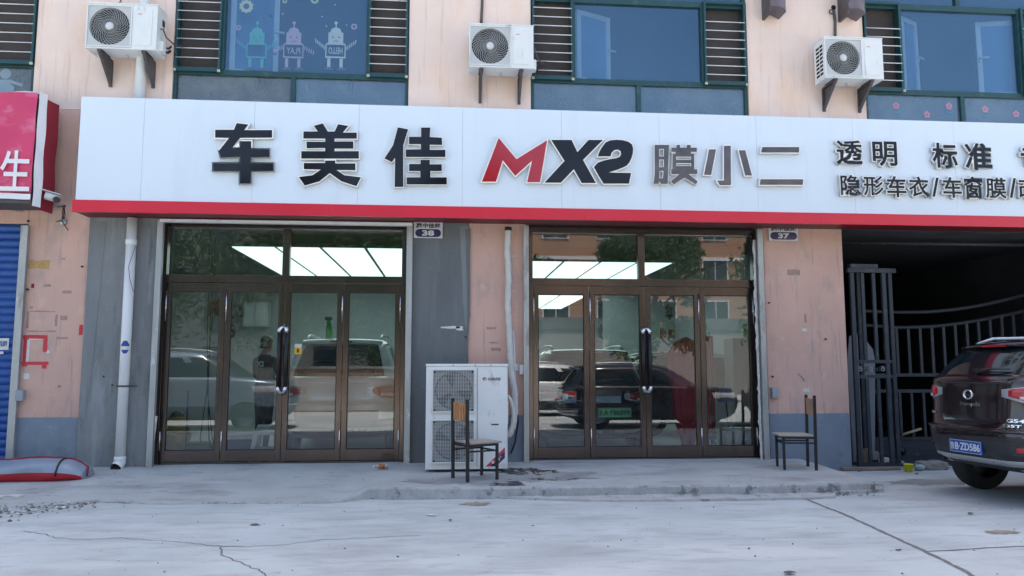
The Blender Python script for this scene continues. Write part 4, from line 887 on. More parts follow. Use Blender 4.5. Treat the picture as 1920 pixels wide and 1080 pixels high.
# left: mustard sack, stools, low bench boards, hose lines
wc = thing('wall_cabinet', 'pale cabinet hung on the back wall behind the person', 'cabinet', (P(478, 590, 7.3).x, 7.4, 2)); _a, _b = P(455, 612, 7.3), P(503, 566, 7.3); part('cabinet_box', MB().box(_a.x, _b.x, 7.28, 7.595, _a.z, _b.z), M['enamel'], wc, bevel=.01); part('cabinet_door', MB().box(_a.x + .04, (_a.x + _b.x) / 2 - .01, 7.26, 7.278, _a.z + .04, _b.z - .04), M['whitep'], wc); part('cabinet_door', MB().box((_a.x + _b.x) / 2 + .01, _b.x - .04, 7.26, 7.278, _a.z + .04, _b.z - .04), M['whitep'], wc)
q = (XW(334, 800, .7), .70); sk = thing('sack', 'mustard coloured sack standing behind the left pane', 'sack', (q[0], q[1], FZ))
rows = []
for j in range(12):
    z = FZ + .62 * j / 11; r_ = .17 - .02 * (j / 11) + (.02 * math.sin(j * 1.3)) - (.05 if j == 11 else 0); rows.append([(q[0] + r_ * math.cos(2 * math.pi * k / 20) * (1 + .06 * math.sin(k * 2 + j)), q[1] + r_ * .8 * math.sin(2 * math.pi * k / 20), z) for k in range(21)])
mb = MB().grid(rows); mb.add(rows[-1][:-1] + [(q[0], q[1], FZ + .58)], [(k, (k + 1) % 20, 20) for k in range(20)]); part('sack_body', mb, M['mustard'], sk)
part('sack_contents', MB().lathe([(.001, .70), (.07, .68), (.10, .62), (.08, .56)], (q[0] - .02, q[1], FZ), 'z', 12), M['brk'], sk)
def stool(x, y, h, m, lab, w=.17):
    t = thing('plastic_stool', lab, 'stool', (x, y, FZ)); mb = MB()
    mb.prismz([(x + (w - .02) * math.cos(a) * 1.15, y + (w - .02) * math.sin(a) * 1.15) for a in [2 * math.pi * k / 16 for k in range(16)]], FZ + h - .03, FZ + h); part('seat', mb, m, t, bevel=.006)
    for sx in (-1, 1):
        for sy in (-1, 1):
            l = MB(); ww = .035
            tx, ty, bx_, by_ = x + sx * (w - .045), y + sy * (w - .045), x + sx * (w + .03), y + sy * (w + .03)
            l.add([(tx - ww, ty - .012, FZ + h - .03), (tx + ww, ty - .012, FZ + h - .03), (tx + ww, ty + .012, FZ + h - .03), (tx - ww, ty + .012, FZ + h - .03), (bx_ - ww * .8, by_ - .012, FZ), (bx_ + ww * .8, by_ - .012, FZ), (bx_ + ww * .8, by_ + .012, FZ), (bx_ - ww * .8, by_ + .012, FZ)], [(0, 1, 2, 3), (7, 6, 5, 4), (0, 4, 5, 1), (1, 5, 6, 2), (2, 6, 7, 3), (3, 7, 4, 0)]); part('leg', l, m, t)
    for sy in (-1, 1): part('brace', MB().box(x - w, x + w, y + sy * w - .01, y + sy * w + .01, FZ + .14, FZ + .17), m, t)
    part('apron', MB().box(x - w + .02, x + w - .02, y - w + .02, y - w + .04, FZ + h - .10, FZ + h - .03), m, t)
stool(XW(503, 800, .62), .62, .46, M['whitep'], 'pale plastic stool between the person and the left door handle')
hx_ = XW(496, 775, .62); tag(part('folded_cloth', MB().box(hx_ - .08, hx_ + .12, .54, .68, FZ + .462, FZ + .50), M['bwhite'], bevel=.012), 'folded white cloth lying on the plastic stool', 'cloth')
bench = thing('low_bench', 'low pale bench board on dark crates behind the left doors', 'bench', (XW(440, 815, .9), .9, FZ))
part('board', MB().box(XW(415, 815, .9), XW(487, 815, .9), .75, 1.1, FZ + .28, FZ + .33), M['bwhite'], bench); part('crate', MB().box(XW(425, 830, .9), XW(480, 830, .9), .8, 1.05, FZ, FZ + .278), M['bluep'], bench, bevel=.01)
bk = thing('tool_box', 'green and blue tool box low behind the leftmost pane', 'tool box', (XW(375, 830, .8), .8, FZ))
part('box_body', MB().box(XW(352, 830, .8), XW(396, 830, .8), .7, .95, FZ, FZ + .16), M['bluep'], bk, bevel=.01); part('box_lid', MB().box(XW(350, 830, .8), XW(398, 830, .8), .69, .96, FZ + .162, FZ + .24), mat('olive_plastic', (.12, .22, .08), .5), bk, bevel=.01)
hz = thing('air_hose', 'thin black hoses hanging from the ceiling behind the left pane', 'hose', (XW(392, 600, .8), .8, FZ))
for dx, s_ in ((0, .05), (.04, .02), (.07, -.03)):
    X_ = XW(388, 600, .8) + dx; part('hose_line', MB().tube([(X_, .8, 3.49), (X_ + .01, .8, 2.2), (X_ + s_, .8, 1.0), (X_ + s_ * 3, .78, FZ + .3), (X_ + s_ * 4 + .1, .7, FZ + .02)], .008, 6), M['rubber'], hz)
tag(part('pole', MB().tube([(XW(352, 740, .6), .6, FZ), (XW(353, 740, .6), .6, FZ + 1.0)], .012, 8), M['bluep']), 'thin dark blue pole standing beside the mustard sack', 'pole')
# right: red draped cloth, cabinet, bucket, squeegee, bottles
rc = thing('draped_cloth', 'tall red cloth draped over a stand inside the right shop', 'cloth', (XW(1285, 760, 1.6), 1.6, FZ))
rows = []; cx_ = XW(1288, 760, 1.6); top_ = ZW(632, 1288, 1.6)
for j in range(24):
    t_ = j / 23; z = top_ - (top_ - ZW(850, 1288, 1.6)) * t_; wd = (.03 + .20 * min(1, t_ * 9) ** .5 + .05 * math.sin(t_ * 5)) * (1 - .6 * max(0, t_ - .66) / .34)
    rows.append([(cx_ + wd * math.cos(2 * math.pi * k / 40) * (1 + .10 * math.sin(k * 1.6 + j * .15) + .08 * math.sin(k * .6 + j * .5)), 1.6 + wd * .6 * math.sin(2 * math.pi * k / 40) * (1 + .12 * math.sin(k * 1.9)), z) for k in range(41)])
part('cloth_folds', MB().grid(rows), mat('bright_red_cloth', (.50, .02, .035), .75, var=.2, vs=5, bump=.3), rc); part('stand', MB().tube([(cx_, 1.6, FZ), (cx_, 1.6, top_ - .05)], .02, 8), M['black'], rc)
rc2 = thing('hanging_cloth', 'narrow red cloth hanging left of the grey cabinet', 'cloth', (XW(1340, 700, 2.1), 2.1, 1.0))
cx2 = XW(1332, 700, 2.1); rows = [[(cx2 + .13 * (k / 12 - .5) * (1 + .0 * j) + .0, 2.1 + .03 * math.sin(k * 1.3 + j * .2), ZW(630, 1335, 2.1) - (ZW(630, 1335, 2.1) - ZW(815, 1335, 2.1)) * j / 12) for k in range(13)] for j in range(13)]
part('cloth_strip', MB().grid(rows), MATS['bright_red_cloth'], rc2); part('hanger', MB().tube([(cx2, 2.12, FZ), (cx2, 2.12, ZW(620, 1335, 2.1))], .015, 8), M['steel'], rc2)
cb = thing('cabinet', 'grey metal cabinet at the right end inside the right shop', 'cabinet', (XW(1395, 700, 2.6), 2.6, FZ))
c0, c1, cz1 = XW(1374, 640, 2.4), XW(1420, 640, 2.4), ZW(634, 1390, 2.4); part('carcass', MB().box(c0, c1, 2.4, 2.85, FZ, cz1), mat('grey_green_cabinet', (.16, .18, .17), .5), cb, bevel=.005)
for k in range(2): part('cabinet_door', MB().box(c0 + .02 + k * (c1 - c0) / 2, c0 - .02 + (k + 1) * (c1 - c0) / 2, 2.385, 2.398, FZ + .08, cz1 - .03), MATS['grey_green_cabinet'], cb, bevel=.003)
def spray(x, y, z, h, m, lab):
    t = thing('spray_bottle', lab, 'spray bottle', (x, y, z)); s = h / .24
    part('bottle_body', MB().lathe([(.001, 0), (.038 * s, 0), (.04 * s, .02 * s), (.04 * s, .11 * s), (.03 * s, .15 * s), (.014 * s, .18 * s), (.013 * s, .2 * s)], (x, y, z), 'z', 16), m, t)
    part('spray_head', MB().box(x - .05 * s, x + .03 * s, y - .014 * s, y + .014 * s, z + .2 * s, z + .24 * s).box(x - .03 * s, x - .018 * s, y - .01 * s, y + .01 * s, z + .15 * s, z + .2 * s), M['black'], t, bevel=.004 * s)
spray(XW(1397, 615, 2.6), 2.6, cz1, .26, M['greenp'], 'green spray bottle standing on the grey cabinet')
bu = thing('bucket', 'white plastic bucket with lid behind the rightmost pane', 'bucket', (XW(1376, 820, .55), .55, FZ)); bx_ = XW(1376, 820, .55); bz1 = ZW(802, 1376, .55)
part('bucket_body', MB().lathe([(.001, FZ), (.135, FZ), (.165, bz1 - .05), (.172, bz1 - .05), (.172, bz1 - .03)], (bx_, .55, 0), 'z', 28), mat('bright_bucket', (.88, .92, .93), .4, bump=0), bu); part('bucket_lid', MB().lathe([(.178, bz1 - .03), (.18, bz1 - .01), (.165, bz1), (.001, bz1)], (bx_, .55, 0), 'z', 28), M['whitep'], bu)
part('bucket_handle', MB().tube([(bx_ - .17, .52, bz1 - .04), (bx_ - .12, .39, bz1 - .16), (bx_, .36, bz1 - .21), (bx_ + .12, .39, bz1 - .16), (bx_ + .17, .52, bz1 - .04)], .004, 6), M['whitep'], bu)
sq = thing('squeegee', 'long handled black squeegee leaning behind the white bucket', 'squeegee', (XW(1370, 750, .8), .8, FZ)); p0, p1 = Vector((XW(1371, 800, .85), .85, FZ)), P(1361, 752, .8)
part('squeegee_handle', MB().tube([p0, p1], .013, 8), M['black'], sq); part('squeegee_blade', MB().box(p1.x - .12, p1.x + .17, .78, .82, p1.z - .015, p1.z + .03), M['bluep'], sq)
spray(XW(1338, 830, .5), .5, FZ, .30, mat('clear_green_bottle', (.12, .28, .2), .2), 'clear spray bottle left of the white bucket on the floor')
cn = thing('paint_can', 'small rusty red can right of the white bucket', 'can', (XW(1389, 835, .42), .42, FZ)); part('can_body', MB().lathe([(.001, 0), (.055, 0), (.055, .2), (.05, .2), (.05, .19), (.001, .19)], (XW(1389, 835, .42), .42, FZ), 'z', 18), mat('rusty_red_can', (.22, .06, .04), .5), cn)
gb = thing('green_box', 'small lime green box beside the rusty can', 'box', (XW(1404, 830, .6), .6, FZ)); part('box_body', MB().box(XW(1398, 830, .6), XW(1414, 830, .6), .55, .7, FZ, FZ + .2), mat('lime_box', (.2, .4, .05), .5), gb, bevel=.006)
bp = thing('door_panel', 'dark blue and white boards leaning behind the bucket', 'boards', (XW(1350, 740, 2.0), 2.0, FZ))
for a_, b_, y_, m_ in ((1342, 1372, 1.9, 'whitep'), (1350, 1372, 1.8, 'bluep')): part('board', MB().box(XW(a_, 740, y_), XW(b_, 740, y_), y_, y_ + .03, FZ if m_ == 'whitep' else ZW(750, 1350, y_), ZW(727 if m_ == 'bluep' else 735, 1350, y_)), M[m_], bp)

# ------------------------------------------------------------------ CARS
def superE(a, b, ph, n):
    c, s = math.cos(ph), math.sin(ph); return a * math.copysign(abs(c) ** (2 / n), c), b * math.copysign(abs(s) ** (2 / n), s)
SUV = [(.24, .40, 4.15, .78), (.30, .20, 4.32, .85), (.40, .09, 4.42, .90), (.52, .03, 4.47, .918), (.66, .0, 4.5, .925), (.73, .0, 4.5, .928), (.755, .035, 4.49, .926), (.90, .075, 4.44, .925), (1.00, .085, 4.36, .918), (1.045, .09, 4.2, .91), (1.075, .12, 3.75, .895), (1.10, .17, 3.52, .875), (1.22, .25, 3.30, .835), (1.34, .34, 3.12, .79), (1.46, .44, 2.93, .745), (1.55, .53, 2.78, .705), (1.60, .62, 2.62, .66), (1.635, .85, 2.35, .58), (1.65, 1.15, 2.0, .42)]
SUVT = [(.34, .40, 4.15, .78), (.38, .22, 4.3, .85), (.46, .10, 4.4, .90), (.56, .03, 4.46, .918), (.70, .0, 4.5, .925), (.80, .0, 4.5, .928), (.83, .04, 4.48, .926), (1.05, .075, 4.40, .930), (1.25, .085, 3.9, .925), (1.33, .095, 3.6, .915), (1.375, .13, 3.45, .895), (1.40, .17, 3.4, .875), (1.50, .26, 3.2, .84), (1.60, .36, 3.0, .79), (1.68, .46, 2.85, .74), (1.74, .56, 2.7, .69), (1.77, .66, 2.5, .64), (1.79, .90, 2.3, .56), (1.80, 1.15, 2.0, .42)]
NRING = 72
def car(name, label, paint, loc, rz, sx=1, sy=1, sz=1, rear=True, plate=None, cat='car', SUV=SUV, dl=0, ds=0):
    t = thing(name, label, cat, loc, rz)
    def ring(z, xr, xf, b):
        a = (xf - xr) / 2; xc = (xf + xr) / 2; n = 5.0
        return [((xc - superE(a, b, 2 * math.pi * k / NRING, n)[0]) * sx, superE(a, b, 2 * math.pi * k / NRING, n)[1] * sy, z * sz) for k in range(NRING)]
    # refine rings
    fine = []
    for s0, s1 in zip(SUV, SUV[1:]):
        m_ = 2
        for k in range(m_): fine.append(tuple(p + (q - p) * k / m_ for p, q in zip(s0, s1)))
    fine.append(SUV[-1]); rings = [ring(*f) for f in fine]
    body, rearg, sideg, front, low = MB(), MB(), MB(), MB(), MB()
    for i in range(len(rings) - 1):
        zc = (fine[i][0] + fine[i + 1][0]) / 2
        for k in range(NRING):
            q = [rings[i][k], rings[i][(k + 1) % NRING], rings[i + 1][(k + 1) % NRING], rings[i + 1][k]]
            x = sum(v[0] for v in q) / 4 / sx; y = sum(v[1] for v in q) / 4 / sy; an = (2 * math.pi * (k + .5) / NRING); s_ = abs(math.sin(an)); c_ = math.cos(an); bb = fine[i][3]
            tgt = body
            if 1.10 + dl < zc < 1.56 + ds:
                if c_ > 0 and abs(y) < bb * .93 and s_ < .5: tgt = rearg
                elif c_ < 0 and abs(y) < bb * .93: tgt = front
                elif abs(y) > bb * .93 and zc < 1.52 + ds and not (2.15 < x < 2.28) and not (1.0 < x < 1.12) and x > .62: tgt = sideg
            if zc < .50 + dl * .25: tgt = low
            tgt.add(q, [(0, 1, 2, 3)], 0, True)
    o = len(body.v); top_r = rings[-1]; cxx = sum(v[0] for v in top_r) / NRING
    body.add(top_r + [(cxx, 0, (1.655 + ds) * sz)], [(k, (k + 1) % NRING, NRING) for k in range(NRING)], 0, True)
    low.add(rings[0], [tuple(range(NRING))])
    def merged(nm, mb, m):
        me = mb.mesh(nm, m, recalc=False); b = bmesh.new(); b.from_mesh(me); bmesh.ops.remove_doubles(b, verts=b.verts, dist=1e-5); bmesh.ops.recalc_face_normals(b, faces=b.faces); b.to_mesh(me); b.free(); return put(nm, me, t, False)
    merged('body', body, paint); merged('rear_window', rearg, M['carglass']); merged('side_windows', sideg, M['carglass']); merged('windscreen', front, M['carglass']); merged('lower_trim', low, M['plasticb'])
    def sp(ph, z, off=0.0, back=True):
        """a point of the rear (or nose) surface at angle ph, height z, pushed out by off"""
        for f0, f1 in zip(SUV, SUV[1:]):
            if f0[0] <= z <= f1[0]: break
        u = (z - f0[0]) / (f1[0] - f0[0]); xr, xf, b = [f0[i] + (f1[i] - f0[i]) * u for i in (1, 2, 3)]
        a = (xf - xr) / 2; xc = (xf + xr) / 2; X_, Y_ = superE(a, b, ph, 5.0)
        nx, ny = math.cos(ph) ** 1.6 if math.cos(ph) > 0 else 0, math.copysign(abs(math.sin(ph)) ** 1.6, ph); l = math.hypot(nx, ny) or 1
        x = xc - X_ - off * nx / l; x = x if back else (xf + xr) - x
        return (x * sx, (Y_ + off * ny / l) * sy, z * sz)
    def phy(y, b=.925): return math.copysign(math.asin(min(1, (abs(y) / b) ** 2.5)), y)
    def patch(nm, m, ylo, yhi, zlo, zhi, off, nu=10, nv=5, back=True, rnd_=None, par=None):
        """surface decal bounded by zlo(u), zhi(u); thick enough to stand proud"""
        mb = MB(); rows = []
        fl = zlo if callable(zlo) else (lambda u: zlo); fh = zhi if callable(zhi) else (lambda u: zhi); p0, p1 = phy(ylo) if abs(ylo) < .93 else ylo, phy(yhi) if abs(yhi) < .93 else yhi
        for j in range(nv + 1):
            rows.append([sp(p0 + (p1 - p0) * i / nu, fl(i / nu) + (fh(i / nu) - fl(i / nu)) * j / nv, off * (1 if 0 < i < nu and 0 < j < nv else .25), back) for i in range(nu + 1)])
        mb.grid(rows); return put(nm, mb.mesh(nm, m, recalc=True), par or t, False)
    # wheels
    for wx in (.86, 3.58):
        for s_ in (-1, 1):
            W_ = MB().lathe([(.20, -.11), (.30, -.115), (.335, -.095), (.345, -.05), (.345, .05), (.335, .095), (.30, .115), (.20, .11)], (0, 0, 0), 'y', 32, cap=False)
            wo_ = bpy.data.objects.new('wheel', W_.mesh('wheel', M['rubber'])); COL.objects.link(wo_); wo_.parent = t; wo_.location = (wx * sx, s_ * .775 * sy, .345)
            rm_ = MB()
            for k in range(5):
                a = 2 * math.pi * k / 5
                for d_ in (-.14, .14): rm_.add([(.04 * math.cos(a - .8), s_ * .09, .04 * math.sin(a - .8)), (.04 * math.cos(a + .8), s_ * .09, .04 * math.sin(a + .8)), (.205 * math.cos(a + d_ + .07), s_ * .105, .205 * math.sin(a + d_ + .07)), (.205 * math.cos(a + d_ - .07), s_ * .105, .205 * math.sin(a + d_ - .07))], [(0, 1, 2, 3)])
            rm_.lathe([(.205, s_ * .11), (.215, s_ * .09), (.205, s_ * .04), (.02, s_ * .03)], (0, 0, 0), 'y', 28); rm_.lathe([(.001, s_ * .105), (.04, s_ * .10), (.05, s_ * .08)], (0, 0, 0), 'y', 12)
            r0 = bpy.data.objects.new('rim', rm_.mesh('rim', M['silver'])); COL.objects.link(r0); r0.parent = wo_
            ar = MB(); n = 18
            pts = [(math.cos(math.pi * k / n), math.sin(math.pi * k / n)) for k in range(n + 1)]
            yb = .928 * sy * s_
            ar.grid([[((wx * sx) + c * .40, yb - s_ * .02, .34 + s * .40) for c, s in pts], [((wx * sx) + c * .395, yb + s_ * .012, .34 + s * .395) for c, s in pts], [((wx * sx) + c * .35, yb + s_ * .010, .34 + s * .35) for c, s in pts], [((wx * sx) + c * .34, yb - s_ * .04, .34 + s * .34) for c, s in pts]])
            ar.add([((wx * sx) + c * .352, yb + s_ * .004, .34 + s * .352) for c, s in pts], [tuple(range(n + 1))])
            put('wheel_arch', ar.mesh('wheel_arch', M['plasticb']), t, False)
    # rear lamps: dark surround, red ring, clear middle
    for s_ in (-1, 1):
        ya, yb2 = .52 * s_, .925 * s_
        pA, pB = phy(.50), .80
        def lp(nm, m, u0, u1, z0_, z1_, k0, k1, off):
            a_, b_ = s_ * (pA + (pB - pA) * u0), s_ * (pA + (pB - pA) * u1)
            mb = MB(); rows = []; nu, nv = 14, 6
            for j in range(nv + 1):
                rr_ = []
                for i in range(nu + 1):
                    u = i / nu; cv = math.sin(math.pi * min(1, max(0, u)) * .5 + .0); lo = z0_ + (k0 * (1 - u) ** 1.6); hi = z1_ - k1 * (1 - u) ** 1.6 - .03 * u ** 6; rr_.append(sp(a_ + (b_ - a_) * u, lo + (hi - lo) * j / nv, off * (1 if 0 < i < nu and 0 < j < nv else .1)))
                rows.append(rr_)
            return put(nm, mb.grid(rows).mesh(nm, m), t, False)
        lp('lamp_surround', M['silver'], -.12, 1.0, .765 + dl, .99 + dl, .10, .045, .006); l_ = lp('tail_lamp', M['lampr'], 0, 1, .785 + dl, .985 + dl, .085, .04, .020); lp('lamp_lens', M['lampw'], .25, .92, .815 + dl, .885 + dl, .03, .01, .030)
        patch('rear_reflector', M['lampr'], .60 * s_, .80 * s_, .455 + dl * .45, .505 + dl * .45, .012, 6, 2)
        patch('exhaust_trim', M['chrome'], .52 * s_, .80 * s_, .36, .40, .02, 6, 2)
        # nose lamps
        patch('headlamp', M['lampw'], .50 * s_, .9 * s_, .80, .93, .012, 8, 3, back=False)
    patch('front_grille', M['plasticb'], -.5, .5, .55, .86, .012, 10, 4, back=False)
    # bumper: dark insert, silver skid
    patch('bumper_insert', M['plasticb'], -.60, .60, lambda u: .42 + dl * .3 + .10 * abs(2 * u - 1) ** 3, .64 + dl * .2, .012, 16, 5)
    patch('skid_plate', M['silver'], -.78, .78, lambda u: .345 + dl * .25 + .03 * abs(2 * u - 1) ** 2, lambda u: .40 + dl * .3 + .03 * abs(2 * u - 1) ** 2, .022, 20, 2)
    patch('bumper_step', paint, -.86, .86, .715 + dl * .25, .75 + dl * .25, .03, 20, 3)
    patch('tailgate_lip', paint, -.55, .55, 1.0 + dl, 1.035 + dl, .02, 16, 3)
    # spoiler and high brake lamp
    mb = MB(); rows = []
    for j, (dx, z) in enumerate(((0, 1.585), (-.16, 1.57), (-.17, 1.595), (0, 1.63), (.12, 1.642))):
        rows.append([((.60 + dx + .10 * (abs(i - 8) / 8) ** 3) * sx, (-.60 + 1.2 * i / 16) * sy, (z + ds - .015 * (abs(i - 8) / 8) ** 2) * sz) for i in range(17)])
    put('spoiler', mb.grid(rows).mesh('spoiler', paint), t, False)
    put('brake_lamp', MB().box(.425 * sx, .44 * sx, -.17, .17, (1.572 + ds) * sz, (1.594 + ds) * sz).mesh('brake_lamp', M['lampr']), t, False)
    for s_ in (-1, 1):
        pts = [(.72, 1.625), (.95, 1.685), (1.5, 1.70), (2.3, 1.67), (2.6, 1.61)]
        put('roof_rail', MB().tube([(x * sx, s_ * (.56 + .02 * (x > 1)) * sy, (z + ds) * sz) for x, z in pts], [.012, .022, .024, .022, .012], 8).mesh('roof_rail', M['silver']), t, False)
        put('wing_mirror', MB().lathe([(.001, -.09), (.07, -.06), (.085, 0), (.07, .06), (.001, .09)], (3.15 * sx, s_ * 1.0 * sy, 1.08 * sz), 'y', 12).mesh('wing_mirror', paint), t, False)
    # wiper
    put('wiper', MB().tube([(.165 * sx, -.02, (1.125 + dl) * sz), (.165 * sx, -.25, (1.165 + dl) * sz), (.185 * sx, -.42, (1.16 + dl) * sz)], [.018, .012, .006], 6).tube([(.19 * sx, .05, (1.155 + dl) * sz), (.195 * sx, -.45, (1.165 + dl) * sz)], .008, 6).mesh('wiper', M['plasticb']), t, False)
    if plate:
        m, txt, col, pz, pw = plate; x = sp(0, pz / sz, .03)[0]
        pl = put('licence_plate', MB().box(x - .012, x + .01, -pw / 2, pw / 2, pz - .07, pz + .07).mesh('licence_plate', m), t, False)
        bd = MB(); e = .006
        for (a_, b_, c_, d_) in ((-pw / 2 + e, pw / 2 - e, .062, .066), (-pw / 2 + e, pw / 2 - e, -.066, -.062), (-pw / 2 + e, -pw / 2 + e + .004, -.062, .062), (pw / 2 - e - .004, pw / 2 - e, -.062, .062)): bd.box(x - .014, x - .0125, a_, b_, pz + c_, pz + d_)
        put('plate_border', bd.mesh('plate_border', col), pl, False, (0, 0, 0)).location = (0, 0, 0)
        rear_text(txt[0], -pw / 2 + .018, -pw / 2 + .075, pz - .042, pz + .042, x - .013, col, pl, .0); rear_text(txt[1:], -pw / 2 + .085, pw / 2 - .02, pz - .042, pz + .042, x - .013, col, pl, .022)
    return t, sp, phy, patch
def rear_text(txt, y0, y1, z0, z1, x, m, par, bold=.02, nm='lettering', shear=0, sp=None, off=.01):
    """lettering read from behind the car: y0..y1 runs from the reader's left to right; the reader's left is +Y"""
    me = text_mesh(txt, 0, 1, z0, z1, 0, m, .003, bold, shear)
    for v in me.vertices:
        yy = -(y0 + (y1 - y0) * v.co.x); d = v.co.y
        if sp is None: v.co = (x + d, yy, v.co.z)
        else:
            ph = math.copysign(math.asin(min(1, (abs(yy) / .925) ** 2.5)), yy) if yy else 0; q = sp(ph, v.co.z, off - d); v.co = q
    o = bpy.data.objects.new(nm, me); COL.objects.link(o); o.parent = par; return o

A8 = R(6)
suv, sp, phy, patch_ = car('parked_car', 'dark plum SUV with blue licence plate parked at the garage on the right', M['carbr'], (5.80, -2.60, ZG), A8, 1, 1, 1, plate=(M['plate_b'], '鲁B·ZD586', M['paper'], .60, .46), SUV=SUVT, dl=.30, ds=.14)
# chrome badge ring and lettering
rg = MB(); zc, yc = 1.175, .02
for (r0_, r1_) in ((.062, .050),):
    n = 28
    rows = [[sp(phy(yc + r * math.cos(2 * math.pi * k / n)), zc + r * .82 * math.sin(2 * math.pi * k / n), o_) for k in range(n + 1)] for r, o_ in ((.070, .004), (.066, .018), (.054, .018), (.048, .004))]
    rg.grid(rows)
put('badge_ring', rg.mesh('badge_ring', M['chrome']), suv, False)
gb_ = MB()
gb_.grid([[sp(phy(yc + y), zc + z, .014) for y in (.03, .01, -.01, -.046)] for z in (-.008, .008)]); gb_.grid([[sp(phy(yc + y), zc + z, .015) for y in (-.034, -.018)] for z in (-.035, -.02, .0)])
put('badge_bar', gb_.mesh('badge_bar', M['chrome']), suv, False)
rear_text('Trumpchi', -.15, .15, 1.035, 1.095, 0, M['chrome'], suv, .015, 'model_lettering', 0, sp, .010)
rear_text('GS4', .50, .66, .90, .94, 0, M['chrome'], suv, .02, 'model_lettering', 0, sp, .014)
rear_text('235T', .46, .64, .85, .878, 0, M['chrome'], suv, .02, 'model_lettering', 0, sp, .014)
rear_text('广汽乘用车', -.66, -.54, .94, .965, 0, M['silver'], suv, .02, 'maker_lettering', 0, sp, .010)
# cars inside the shops
cx = P(1118, 776, .55).x
blk = car('black_car', 'black SUV with green licence plate behind the right shop doors', M['carb'], (cx, .45, FZ), R(90), 1, 1, .98, plate=(M['plate_g'], '鲁A·F86899', M['ink'], .655, .50))[0]
for o in [c for c in blk.children if c.name.startswith('licence_plate')]: o.location.y = cx - P(1150, 776, .5).x; 
wsu = car('white_car', 'white SUV seen from behind through the left shop doors', M['carw'], (P(636, 700, .9).x, .62, FZ), R(90), 1, 1.02, 1.08)[0]
b2 = car('dark_car', 'dark car standing crosswise deeper in the right shop behind the red cloth', M['carb'], (3.1, 4.6, FZ), R(0), .95, .95, .95)[0]
sb = P(616, 613, .62 + .75 * 1.0); spray(sb.x, 1.45, FZ + 1.645 * 1.08, .34, M['greenp'], 'green spray bottle standing on the roof of the white SUV')

